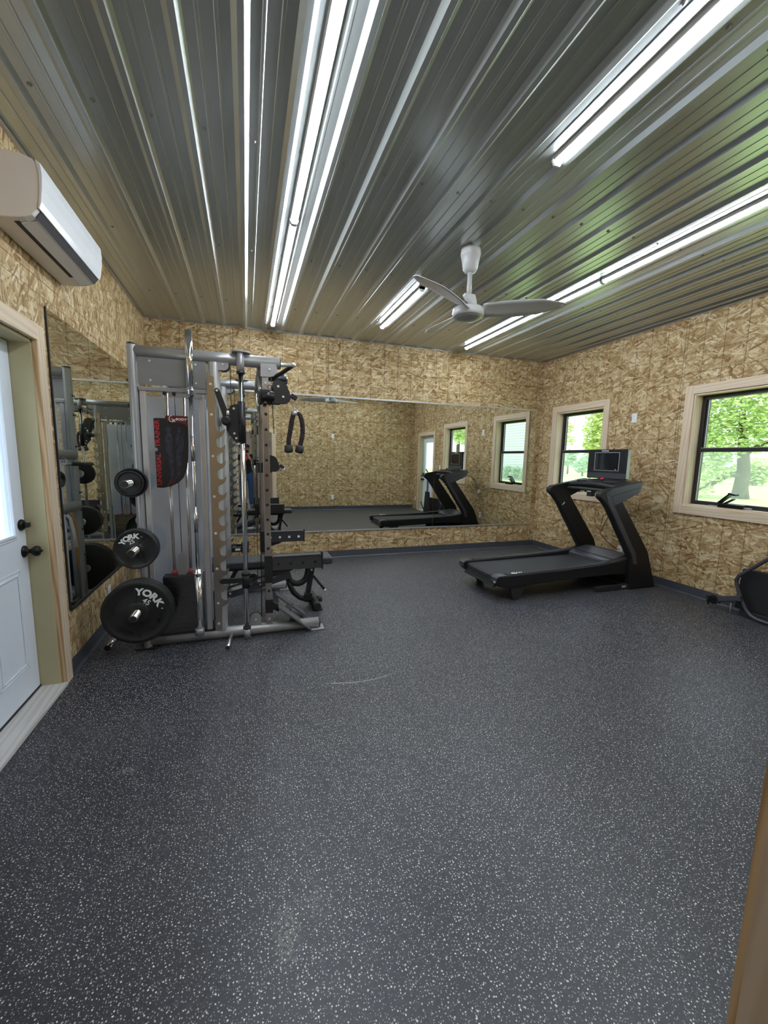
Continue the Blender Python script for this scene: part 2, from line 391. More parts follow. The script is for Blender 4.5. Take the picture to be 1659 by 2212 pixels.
def text(body, size, mat, parent, mtx, name='lettering', ext=0.0008, offset=0.0, spacing=1.0, shear=0.0, align='CENTER', sx=1.0):
    cu = bpy.data.curves.new(name, 'FONT'); cu.body = body; cu.size = size; cu.extrude = ext; cu.offset = offset
    cu.align_x = align; cu.align_y = 'CENTER'; cu.space_character = spacing; cu.shear = shear; cu.resolution_u = 3
    t = bpy.data.objects.new(name, cu); COL.objects.link(t)
    dg = bpy.context.evaluated_depsgraph_get(); me = bpy.data.meshes.new_from_object(t.evaluated_get(dg))
    bpy.data.objects.remove(t); bpy.data.curves.remove(cu)
    off = Vector((0, 0, 0)); p = parent
    while p is not None: off += p.location; p = p.parent
    me.transform(Matrix.Translation(-off) @ mtx @ Matrix.Diagonal((sx, 1, 1, 1)))
    me.materials.clear(); me.materials.append(M[mat])
    o = bpy.data.objects.new(name, me); COL.objects.link(o); o.parent = parent
    return o
def facing(loc, right, up):
    r = Vector(right).normalized(); u = Vector(up).normalized(); nrm = r.cross(u)
    m = Matrix((r, u, nrm)).transposed().to_4x4(); m.translation = Vector(loc); return m
def bolts(mb, pts, ax, r=0.009, h=0.006):
    d = {'x': Vector((1, 0, 0)), 'y': Vector((0, 1, 0)), 'z': Vector((0, 0, 1)), '-y': Vector((0, -1, 0)), '-x': Vector((-1, 0, 0)), '-z': Vector((0, 0, -1))}[ax]
    for p in pts: mb.cyl(p, Vector(p) + d * h, r, r * 0.8, 10)
    return mb

# ================================================================ ROOM SHELL
struct(MB().box(-0.0, W, F, D, -0.10, 0.0).build('floor', 'floor'))
# scuff line on the rubber
sc = MB(); P = [(1.602 + 0.44 * k / 12, 2.431 - 0.035 * math.sin(PI * k / 12) + 0.02 * (k / 12) ** 2) for k in range(13)]
for k in range(12):
    w = 0.006 * (1 - k / 13) + 0.001
    sc.box(P[k][0], P[k + 1][0] + 0.001, P[k][1] - w / 2, P[k][1] + w / 2, 0.0, 0.0006)
sc.build('scuff_mark', 'grey_ink', bpy.data.objects['floor'])

def wall_with_holes(name, ax, at, thick, u0, u1, z0, z1, holes, mat):
    """wall slab with rectangular openings; ax 'x' -> wall lies at x=at..at+thick and runs along y"""
    us = sorted({u0, u1, *[h[0] for h in holes], *[h[1] for h in holes]}); zs = sorted({z0, z1, *[h[2] for h in holes], *[h[3] for h in holes]})
    mb = MB()
    for i in range(len(us) - 1):
        run = None
        for j in range(len(zs) - 1):
            cu, cz = (us[i] + us[i + 1]) / 2, (zs[j] + zs[j + 1]) / 2
            if any(h[0] < cu < h[1] and h[2] < cz < h[3] for h in holes): continue
            a, b = sorted((at, at + thick))
            if ax == 'x': mb.box(a, b, us[i], us[i + 1], zs[j], zs[j + 1])
            else: mb.box(us[i], us[i + 1], a, b, zs[j], zs[j + 1])
    return struct(mb.build(name, mat))
DL = (1.99, 2.90, 0.0, 2.07)             # left door opening (y0,y1,z0,z1)
WB = (2.30, 3.26, 0.99, 2.21); WA = (4.45, 5.35, 0.99, 2.21)
DR = (0.735, 1.65, 0.0, 2.08)
DW = (0.90, 1.78, 0.0, 2.06)             # doorway the photo is taken from (x0,x1,z0,z1)
wall_with_holes('wall_left', 'x', 0.0, -0.16, F - 0.19, D, 0, H, [DL], 'osb_left')
struct(MB().box(-0.16, W + 0.16, D, D + 0.16, 0, H).build('wall_back', 'osb_back'))
wall_with_holes('wall_right', 'x', W, 0.16, F - 0.19, D, 0, H, [WA, WB, DR], 'osb_right')
wall_with_holes('wall_front', 'y', F, -0.19, 0.0, W, 0, H, [DW], 'osb_front')

# corrugated steel ceiling
RIB = [(-0.035, 0), (-0.0125, -0.0195), (0.0125, -0.0195), (0.035, 0)]
def rib_profile():
    pts = []; x = 0.183 - 0.238
    pts.append((0.0, 0.0))
    while x < W + 0.1:
        for dx, dz in (*RIB,
                       (0.076, 0), (0.080, -0.003), (0.090, -0.003), (0.094, 0), (0.144, 0), (0.148, -0.003), (0.158, -0.003), (0.162, 0)):
            q = x + dx
            if 0.0 < q < W: pts.append((q, dz))
        x += 0.238
    pts.append((W, 0.0)); return pts
rp = rib_profile(); cm = MB(); vs = []
for y in (F, D):
    vs += [(x, y, H + z) for x, z in rp]
n = len(rp); vs2 = [(x, y, H + 0.08) for y in (F, D) for x, z in rp]
cm.add(vs + vs2, [] + [(2 * n + i, 3 * n + i, 3 * n + i + 1, 2 * n + i + 1) for i in range(n - 1)]
       + [(i, 2 * n + i, 2 * n + i + 1, i + 1) for i in range(n - 1)] + [(n + i, n + i + 1, 3 * n + i + 1, 3 * n + i) for i in range(n - 1)] + [(0, n, 3 * n, 2 * n), (n - 1, 3 * n - 1, 4 * n - 1, 2 * n - 1)])
cm.add(vs, [(i, i + 1, n + i + 1, n + i) for i in range(n - 1)])
ceil = struct(cm.build('ceiling', 'steel'))
k = 0
for yy in (1.25, 2.45, 3.65, 4.85):
    for i in range(0, 24):
        xx = 0.183 + 0.238 * i + 0.06
        if xx > W - 0.05: continue
        if k >= 92: break
        MB().lathe((xx, yy, H), (0, 0, -1), [(0.011, 0), (0.011, 0.002), (0.006, 0.003), (0.006, 0.007), (0.003, 0.008)], 10).build('screw', 'frame', ceil); k += 1
# steel channel where ceiling meets walls
struct(MB().box(0.0, W, D - 0.022, D, H - 0.022, H + 0.0).build('trim_1', 'frame_light'))
struct(MB().box(0.0, 0.022, F, D - 0.022, H - 0.022, H).build('trim_2', 'frame_light'))
struct(MB().box(W - 0.022, W, F, D - 0.022, H - 0.022, H).build('trim_3', 'frame_light'))
struct(MB().box(0.022, W - 0.022, F, F + 0.022, H - 0.022, H).build('trim_4', 'frame_light'))

# rubber cove baseboards
def base(name, ax, at, s, u0, u1):
    prof = [(0, 0), (0.016, 0), (0.010, 0.006), (0.006, 0.014), (0.004, 0.09), (0.003, 0.10), (0, 0.10)]
    mb = MB()
    if ax == 'x': mb.prism([(at + s * a, z) for a, z in prof], 'y', u0, u1)
    else: mb.prism([(at + s * a, z) for a, z in prof], 'x', u0, u1)
    return struct(mb.build(name, 'baseboard'))
base('baseboard_left', 'x', 0.0, 1, 2.995, D - 0.004)
base('baseboard_back', 'y', D, -1, 0.004, W - 0.004)
base('baseboard_right', 'x', W, -1, 1.745, D - 0.004)
base('baseboard_front', 'y', F, 1, 1.87, W - 0.004)

# ---- windows
def window(name, op):
    y0, y1, z0, z1 = op; c = 0.092
    cas = MB(); cas.box(W - 0.02, W, y0 - c, y0, z0 - c, z1 + c).box(W - 0.02, W, y1, y1 + c, z0 - c, z1 + c)
    w = struct(cas.build(name, 'pine_z', None, 0.002))
    MB().box(W - 0.021, W, y0, y1, z1, z1 + c).box(W - 0.021, W, y0, y1, z0 - c, z0).build('casing_rail', 'pine_y', w, 0.002)
    t = 0.018; x1 = W + 0.155
    jm = MB(); jm.box(W - 0.005, x1, y0, y0 + t, z0, z1).box(W - 0.005, x1, y1 - t, y1, z0, z1); jm.build('jamb', 'pine_z', w)
    MB().box(W - 0.005, x1, y0 + t, y1 - t, z1 - t, z1).box(W - 0.005, x1, y0 + t, y1 - t, z0, z0 + t).build('sill_board', 'pine_y', w)
    a, b, c0, c1 = y0 + t, y1 - t, z0 + t, z1 - t; fx0, fx1 = W + 0.10, W + 0.15; f = 0.042; zm = 1.615
    fr = MB(); fr.box(fx0, fx1, a, a + f, c0, c1).box(fx0, fx1, b - f, b, c0, c1).box(fx0, fx1, a + f, b - f, c0, c0 + f).box(fx0, fx1, a + f, b - f, c1 - f, c1).box(fx0 - 0.012, fx1, a + f, b - f, zm - 0.03, zm + 0.012)
    # jamb track of the upper sash, meeting rail lock
    fr.box(fx0 + 0.012, fx1, a + f, a + f + 0.018, zm + 0.012, c1 - f).box(fx0 + 0.012, fx1, b - f - 0.018, b - f, zm + 0.012, c1 - f)
    sash = fr.build('sash', 'sash', w, 0.003)
    tr = MB().box(fx0 + 0.005, fx0 + 0.011, a + f + 0.001, a + f + 0.007, c0 + f, zm - 0.03).box(fx0 + 0.005, fx0 + 0.011, b - f - 0.007, b - f - 0.001, c0 + f, zm - 0.03)
    tr.box(fx0 - 0.001, fx0 + 0.011, a + f, b - f, zm + 0.012, zm + 0.017)
    for yy in (a + f + 0.018, b - f - 0.024): tr.box(fx0 + 0.015, fx0 + 0.02, yy, yy + 0.006, zm + 0.02, c1 - f)
    tr.build('weatherstrip', 'frame_light', sash)
    MB().box(fx0 + 0.024, fx0 + 0.028, a + f, b - f, zm + 0.012, c1 - f).build('pane', 'pane', w)
    MB().box(fx0 + 0.020, fx0 + 0.024, a + f, b - f, c0 + f, zm - 0.03).build('pane', 'pane', w)
    MB().box(fx0 + 0.036, fx0 + 0.038, a + f, b - f, c0 + f, zm - 0.03).build('insect_screen', 'mesh_screen', w)
    # folding crank operator on the sill
    yc = (y0 + y1) / 2 + 0.03; zz = c0
    op = MB().box(W + 0.012, W + 0.075, yc - 0.13, yc + 0.10, zz, zz + 0.042).build('crank_operator', 'bronze', w, 0.005)
    cr = MB(); cr.beam((W + 0.045, yc + 0.10, zz + 0.046), (W + 0.04, yc + 0.0, zz + 0.145), 0.065, 0.016)
    cr.beam((W + 0.04, yc + 0.012, zz + 0.150), (W + 0.035, yc - 0.055, zz + 0.138), 0.06, 0.018); cr.build('crank_handle', 'bronze', op, 0.003)
    MB().beam((W + 0.045, yc + 0.05, zz + 0.044), (W + 0.045, yc - 0.03, zz + 0.095), 0.04, 0.012).build('crank_arm', 'bronze', op)
    each(MB().box(W + 0.03, W + 0.06, yc - 0.19, yc - 0.13, zz + 0.008, zz + 0.02).box(W + 0.02, W + 0.06, yc + 0.11, yc + 0.20, zz + 0.0, zz + 0.010), 'crank_track', 'frame_light', op)
    return w
window('window_1', WA); window('window_2', WB)

# ---- left entry door (half lite)
def entry_door(name, wallx, sgn, op, hinge_left, lite, knob_y):
    """sgn: +1 = room lies to +x of the wall (left wall), -1 for the right wall"""
    y0, y1, z0, z1 = op; X = lambda d: wallx - sgn * d      # depth into the wall
    def bx(mb, d0, d1, a, b, c, e):
        p, q = sorted((X(d0), X(d1))); return mb.box(p, q, a, b, c, e)
    cas = MB(); bx(cas, -0.02, 0, y1, y1 + 0.09, 0, z1 + 0.09); bx(cas, -0.02, 0, y0 - 0.09, y0, 0, z1 + 0.09)
    d = struct(cas.build(name, 'pine_z', None, 0.002))
    hd = MB(); bx(hd, -0.022, 0, y0, y1, z1, z1 + 0.09); hd.build('casing_head', 'pine_y', d, 0.002)
    ed = MB(); bx(ed, -0.0195, 0.010, y1 - 0.012, y1 + 0.0005, 0.0, z1); bx(ed, -0.0195, 0.010, y0 - 0.0005, y0 + 0.012, 0, z1); ed.build('casing_edge', 'pine_dark', d)
    jb = MB(); bx(jb, 0.008, 0.16, y1 - 0.018, y1, 0.0, z1); bx(jb, 0.008, 0.16, y0, y0 + 0.018, 0, z1); bx(jb, 0.008, 0.16, y0, y1, z1 - 0.02, z1)
    bx(jb, 0.150, 0.158, y1 - 0.035, y1 - 0.018, 0.0, z1); jb.build('jamb', 'jamb', d, 0.0015)
    sb = MB(); bx(sb, -0.025, 0.105, y0, y1, 0.0, 0.022); bx(sb, 0.105, 0.20, y0, y1, -0.02, 0.021); sb.build('sill', 'sill', d, 0.003)
    # leaf: frame around the lite, panels below
    l0, l1, lz0, lz1 = lite; a, b = y0 + 0.022, y1 - 0.022; t0, t1 = 0.112, 0.150
    lf = MB()
    bx(lf, t0, t1, a, l0, 0.03, z1 - 0.025); bx(lf, t0, t1, l1, b, 0.03, z1 - 0.025); bx(lf, t0, t1, l0, l1, 0.03, lz0); bx(lf, t0, t1, l0, l1, lz1, z1 - 0.025)
    leaf = lf.build('door_leaf', 'door', d)
    sw = MB(); bx(sw, 0.108, 0.152, y0 + 0.018, y1 - 0.018, 0.021, 0.034); sw.build('door_sweep', 'rubber', leaf)
    for dd, fw, th in ((0.108, 0.030, 0.012), (0.102, 0.014, 0.012)):
        tm = MB()
        bx(tm, dd, dd + th, l0 - fw, l0 + 0.004, lz0 - fw, lz1 + fw); bx(tm, dd, dd + th, l1 - 0.004, l1 + fw, lz0 - fw, lz1 + fw)
        bx(tm, dd, dd + th, l0, l1, lz0 - fw, lz0 + 0.004); bx(tm, dd, dd + th, l0, l1, lz1 - 0.004, lz1 + fw); tm.build('lite_frame', 'door', leaf, 0.004)
    gp = MB(); bx(gp, 0.128, 0.133, l0, l1, lz0, lz1); gp.build('pane', 'pane', leaf)
    mid = (a + b) / 2
    for p0, p1 in ((a + 0.10, mid - 0.035), (mid + 0.035, b - 0.10)):
        pm = MB()
        for q in range(2):
            i = 0.022 * q; dd = t0 - 0.003 - 0.003 * q
            bx(pm, dd, dd + 0.006, p0 + i, p0 + i + 0.012, 0.20 + i, lz0 - 0.20 - i); bx(pm, dd, dd + 0.006, p1 - i - 0.012, p1 - i, 0.20 + i, lz0 - 0.20 - i)
            bx(pm, dd, dd + 0.006, p0 + i, p1 - i, 0.20 + i, 0.212 + i); bx(pm, dd, dd + 0.006, p0 + i, p1 - i, lz0 - 0.212 - i, lz0 - 0.20 - i)
        pm.build('raised_panel', 'door', leaf, 0.003)
    kb = MB().lathe((X(t0), knob_y, 0.875), (sgn, 0, 0), [(0.034, 0), (0.034, 0.006), (0.026, 0.012), (0.013, 0.016), (0.012, 0.034), (0.020, 0.040), (0.029, 0.052), (0.031, 0.062), (0.026, 0.074), (0.012, 0.080), (0.006, 0.082), (0.005, 0.090)], 24)
    kb.build('knob', 'bronze', d)
    db = MB().lathe((X(t0), knob_y - 0.012, 1.032), (sgn, 0, 0), [(0.032, 0), (0.032, 0.010), (0.026, 0.018), (0.012, 0.020)], 24)
    db.obox((X(t0) + sgn * 0.030, knob_y - 0.005, 1.03), (0.022, 0.030, 0.028), Matrix.Identity(3)); db.build('deadbolt', 'bronze', d, 0.003)
    return d
entry_door('door_1', 0.0, 1, DL, True, (2.15, 2.755, 0.985, 1.90), 2.842)
entry_door('door_2', W, -1, DR, True, (0.90, 1.485, 0.985, 1.90), 0.80)

# ---- doorway the photo is taken from: casing + jamb
c = MB(); c.box(DW[0] - 0.09, DW[0], F, F + 0.018, 0, DW[3] + 0.09).box(DW[1], DW[1] + 0.09, F, F + 0.018, 0, DW[3] + 0.09).box(DW[0], DW[1], F, F + 0.018, DW[3], DW[3] + 0.09)
dwc = struct(c.build('door_3', 'pine_z', None, 0.002))
MB().box(DW[0], DW[0] + 0.018, F - 0.19, F + 0.002, 0, DW[3]).box(DW[1] - 0.018, DW[1], F - 0.19, F + 0.002, 0, DW[3]).box(DW[0], DW[1], F - 0.19, F + 0.002, DW[3] - 0.018, DW[3]).build('jamb', 'pine_z', dwc)
MB().box(DW[1] - 0.003, DW[1] + 0.0, F + 0.0025, F + 0.019, 0, DW[3]).build('casing_edge', 'pine_dark', dwc)

# ---- room behind the doorway
struct(MB().box(-0.16, 4.2, -3.4, F, -0.10, -0.001).build('floor_hall', 'sill'))
hb = MB().box(-0.16, 4.2, -3.4, -3.3, 0, 2.7)
for q in range(6): hb.box(-0.1, 4.2, -3.3, -3.285, 0.02 + q * 0.45, 0.43 + q * 0.45)
struct(hb.build('wall_hall_back', 'hall', None, 0.01))
struct(MB().box(-0.26, -0.16, -3.4, F - 0.19, 0, 2.7).build('wall_hall_left', 'hall'))
struct(MB().box(4.2, 4.3, -3.4, F - 0.19, 0, 2.7).build('wall_hall_right', 'hall'))
struct(MB().box(-0.26, 4.3, -3.4, F - 0.19, 2.7, 2.8).build('ceiling_hall', 'hall'))

# ================================================================ CEILING LIGHTS
def led(x, y0, y1, label, z=H):
    t = thing('led_strip_light', label, 'ceiling light', (x, (y0 + y1) / 2, z), 'linear LED fixtures')
    hs = MB(); hs.prism([(x - 0.026, z), (x - 0.030, z - 0.006), (x - 0.024, z - 0.022), (x + 0.024, z - 0.022), (x + 0.030, z - 0.006), (x + 0.026, z)], 'y', y0, y1)
    hs.build('housing', 'white', t)
    lens = []
    for k in range(9):
        a = PI * k / 8; lens.append((x - 0.0205 * math.cos(a), z - 0.0222 - 0.020 * math.sin(a)))
    MB().prism(lens, 'y', y0 + 0.012, y1 - 0.012).build('diffuser', 'led', t)
    for yy in (y0, y1 - 0.012): MB().prism([(x - 0.030, z), (x - 0.030, z - 0.024), (x - 0.016, z - 0.045), (x + 0.016, z - 0.045), (x + 0.030, z - 0.024), (x + 0.030, z)], 'y', yy, yy + 0.012).build('end_cap', 'white', t)
led(1.467, 0.66, 3.074, 'near half of the long LED strip light above the smith machine')
led(1.467, 3.086, 5.43, 'far half of the long LED strip light above the smith machine')
led(2.738, 0.80, 2.010, 'LED strip light in the middle row nearest the doorway, running out of the photo')
led(2.738, 3.785, 5.005, 'short LED strip light just left of the ceiling fan')
led(4.16, 0.62, 3.035, 'near unit of the right LED row above the windows')
led(4.16, 3.047, 5.44, 'far unit of the right LED row, ending at the back wall behind the fan')
led(1.6, -2.4, -1.2, 'LED strip light in the room behind the doorway', 2.7)  # added fixture, only there to brighten the hall in the mirror

# ================================================================ CEILING FAN
FX, FY = 2.80, 3.0
fan = thing('ceiling_fan', 'white three blade ceiling fan hanging from the steel ceiling', 'fan', (FX, FY, H))
MB().lathe((FX, FY, H), (0, 0, -1), [(0.062, 0), (0.075, 0.004), (0.078, 0.05), (0.074, 0.055), (0.074, 0.06), (0.066, 0.10), (0.056, 0.155), (0.044, 0.172), (0.024, 0.178)], 36).build('canopy', 'fan', fan)
MB().cyl((FX, FY, H - 0.17), (FX, FY, H - 0.36), 0.019, n=20).build('downrod', 'fan', fan)
yk = MB(); yk.prism([(FX - 0.045, H - 0.335), (FX + 0.045, H - 0.335), (FX + 0.058, H - 0.37), (FX + 0.07, H - 0.44), (FX + 0.055, H - 0.455), (FX + 0.02, H - 0.40), (FX - 0.02, H - 0.375), (FX - 0.045, H - 0.35)], 'y', FY - 0.022, FY + 0.022)
yk.build('yoke', 'fan', fan, 0.006)
MB().lathe((FX, FY, H - 0.435), (0, 0, -1), [(0.05, 0), (0.108, 0.006), (0.122, 0.016), (0.125, 0.05), (0.120, 0.068), (0.112, 0.072)], 40).build('motor_housing', 'fan', fan)
MB().lathe((FX, FY, H - 0.500), (0, 0, -1), [(0.114, 0), (0.108, 0.010), (0.09, 0.020), (0.05, 0.030), (0.01, 0.033)], 40).build('bottom_cap', 'frame_light', fan)
for ang in (-24, 96, 216):
    a = math.radians(ang); d = Vector((math.cos(a), math.sin(a), 0)); s_ = Vector((-math.sin(a), math.cos(a), 0))
    vs = []; st = 14; sect = 5
    for k in range(st + 1):
        f = k / st; r = 0.11 + 0.60 * f
        wdt = 0.062 + 0.028 * math.sin(min(1, f * 2.2) * PI / 2) - 0.062 * max(0, f - 0.72) / 0.28
        pit = -math.radians(26 - 14 * f); cz = H - 0.455 + 0.012 * f
        for j in range(sect):
            w = (j / (sect - 1) - 0.5) * 2 * wdt; cam_ = 0.008 * (1 - (w / wdt) ** 2)
            sweep = -0.05 * f * f
            vs.append(Vector((FX, FY, cz)) + d * r + s_ * (w * math.cos(pit) + sweep) + Vector((0, 0, w * math.sin(pit) + cam_)))
    fs = [(k * sect + j, k * sect + j + 1, (k + 1) * sect + j + 1, (k + 1) * sect + j) for k in range(st) for j in range(sect - 1)]
    b = MB().add(vs, fs, True).build('blade', 'fan', fan, fix=False); md = b.modifiers.new('solid', 'SOLIDIFY'); md.thickness = 0.005

# ================================================================ AIR CONDITIONER
ay0, ay1 = 2.52, 3.37
ac = thing('air_conditioner', 'white wall mounted mini split air conditioner above the entry door', 'air conditioner', (0, (ay0 + ay1) / 2, 2.5))
prof = [(0.002, 2.822), (0.15, 2.822), (0.200, 2.808), (0.222, 2.785), (0.226, 2.74), (0.222, 2.68), (0.214, 2.62), (0.205, 2.588), (0.185, 2.560), (0.150, 2.545), (0.100, 2.535), (0.045, 2.530), (0.002, 2.528)]
MB().prism(prof, 'y', ay0 + 0.004, ay1 - 0.004).build('body', 'ac_side', ac, 0.006, 3)
fp = [(0.212, 2.806), (0.234, 2.790), (0.238, 2.74), (0.234, 2.68), (0.226, 2.622), (0.216, 2.590), (0.208, 2.592), (0.218, 2.66), (0.222, 2.75)]
MB().prism(fp, 'y', ay0, ay1).build('front_panel', 'ac_white', ac, 0.003)
MB().prism([(0.212, 2.588), (0.206, 2.592), (0.186, 2.563), (0.190, 2.556)], 'y', ay0 + 0.03, ay1 - 0.02).build('outlet_slot', 'tread_grey', ac)
MB().prism([(0.188, 2.5585), (0.183, 2.5555), (0.120, 2.5365), (0.122, 2.5315)], 'y', ay0 + 0.05, ay1 - 0.05).build('louver', 'ac_side', ac)
MB().prism([(0.118, 2.5405), (0.098, 2.5365), (0.098, 2.532), (0.118, 2.536)], 'y', ay0 + 0.04, ay1 - 0.16).build('air_slot', 'poster_black', ac)

# ================================================================ MIRRORS
def mirror(x0, x1, y0, y1, z0, z1, label, group):
    o = MB().box(x0, x1, y0, y1, z0, z1).build('wall_mirror', 'mirror'); return tag(o, label, 'mirror', group)
MZ0, MZ1 = 0.400, 2.275; g_ = 0.0015
mirror(0.03, 1.948 - g_, D - 0.007, D - 0.001, MZ0, MZ1, 'left panel of the back wall mirror, behind the smith machine', 'back wall mirror panels')
mirror(1.948 + g_, 3.859 - g_, D - 0.007, D - 0.001, MZ0, MZ1, 'middle panel of the back wall mirror', 'back wall mirror panels')
mirror(3.859 + g_, 5.690, D - 0.007, D - 0.001, MZ0, MZ1, 'right panel of the back wall mirror, next to the far window', 'back wall mirror panels')
for z0, z1, nm in ((MZ0 - 0.016, MZ0 + 0.004, 'bottom'), (MZ1 - 0.004, MZ1 + 0.016, 'top')):
    tag(MB().box(0.03, 5.692, D - 0.013, D - 0.0075, z0, z1).box(0.03, 5.692, D - 0.0075, D - 0.0005, z0 if nm == 'bottom' else MZ1 + 0.002, MZ0 - 0.002 if nm == 'bottom' else z1).build('mirror_channel', 'frame_light'),
        'polished metal channel along the %s edge of the back wall mirror' % nm, 'mirror trim', 'mirror channels')
LZ0, LZ1 = 0.43, 2.300
mirror(0.001, 0.007, 3.078, 3.85 - g_, LZ0, LZ1, 'narrow mirror panel on the left wall beside the entry door', 'left wall mirror panels')
mirror(0.001, 0.007, 3.85 + g_, 5.62, LZ0, LZ1, 'wide mirror panel on the left wall behind the smith machine', 'left wall mirror panels')
tag(MB().box(0.0005, 0.010, 3.066, 3.0775, LZ0 - 0.004, LZ1 + 0.004).build('mirror_edging', 'sash'), 'black edging on the upright end of the left wall mirror', 'mirror trim')
tag(MB().box(0.0075, 0.013, 3.078, 5.62, LZ0 - 0.014, LZ0 + 0.004).box(0.0005, 0.0075, 3.078, 5.62, LZ0 - 0.014, LZ0 - 0.001).build('mirror_channel', 'sash'), 'dark channel along the bottom edge of the left wall mirror', 'mirror trim', 'mirror channels')

# ================================================================ OUTLETS AND SWITCHES
def outlet(ax, at, s, u, z, label, kind='outlet', nm='wall_outlet', vert=True):
    def bx(mb, d0, d1, a, b, c, e):
        p, q = sorted((at + s * d0, at + s * d1))
        return mb.box(p, q, a, b, c, e) if ax == 'x' else mb.box(a, b, p, q, c, e)
    loc = (at, u, z) if ax == 'x' else (u, at, z)
    t = thing(nm, label, kind, loc, 'white wall plates')
    bx(MB(), 0.0, 0.006, u - 0.036, u + 0.036, z - 0.058, z + 0.058).build('cover_plate', 'white', t, 0.003)
    if kind == 'outlet':
        for dz in (-0.02, 0.02):
            r = bx(MB(), 0.006, 0.009, u - 0.017, u + 0.017, z + dz - 0.014, z + dz + 0.014).build('receptacle', 'white', t, 0.003)
            sl_ = MB(); bx(sl_, 0.009, 0.0096, u - 0.008, u - 0.006, z + dz - 0.005, z + dz + 0.006); bx(sl_, 0.009, 0.0096, u + 0.006, u + 0.008, z + dz - 0.005, z + dz + 0.006); sl_.build('slot', 'grey_ink', r)
    else:
        bx(MB(), 0.006, 0.012, u - 0.009, u + 0.009, z - 0.02, z + 0.02).build('toggle', 'white', t, 0.002)
    return t
outlet('x', W, -1, 3.977, 2.015, 'white outlet high on the right wall between the two windows')
outlet('x', W, -1, 4.005, 0.305, 'white outlet low on the right wall behind the treadmill')
outlet('x', 0.0, 1, 3.86, 0.29, 'white outlet low on the left wall beside the largest weight plate')
outlet('y', F, 1, 3.38, 2.02, 'white outlet high on the front wall, seen in the back mirror')
outlet('y', F, 1, 3.38, 0.35, 'white outlet low on the front wall, seen in the back mirror')
outlet('x', W, -1, 0.50, 0.30, 'white outlet low in the corner beside the white side door')
outlet('y', F, 1, 2.06, 1.15, 'white switch beside the doorway, seen in the back mirror', 'switch', 'light_switch')
outlet('x', W, -1, 2.03, 1.24, 'white switch on the right wall beside the side door', 'switch', 'light_switch')

# ================================================================ SMITH MACHINE
YN, YF = 3.33, 4.46
sm = thing('smith_machine', 'silver smith machine and cable trainer standing in front of the left wall mirror', 'gym machine', (1.0, 3.9, 0))
def hook_plate(x0, xb, xt, tips, z0, z1):
    """toothed catch plate outline (x,z): straight back edge, upward hooks on the front"""
    p = [(x0, z0), (x0, z1), (x0 + 0.012, z1 + 0.010), (xb - 0.012, z1 + 0.010), (xb, z1)]
    for zt in tips:
        p += [(xb, zt + 0.045), (xb + 0.004, zt + 0.012), (xb + 0.018, zt - 0.004), (xb + 0.036, zt - 0.006), (xb + 0.052, zt + 0.006), (xt, zt + 0.016), (xt + 0.001, zt + 0.002),
              (xt - 0.008, zt - 0.022), (xb + 0.040, zt - 0.040), (xb + 0.018, zt - 0.050), (xb + 0.004, zt - 0.060)]
    p += [(xb, z0)]
    return p
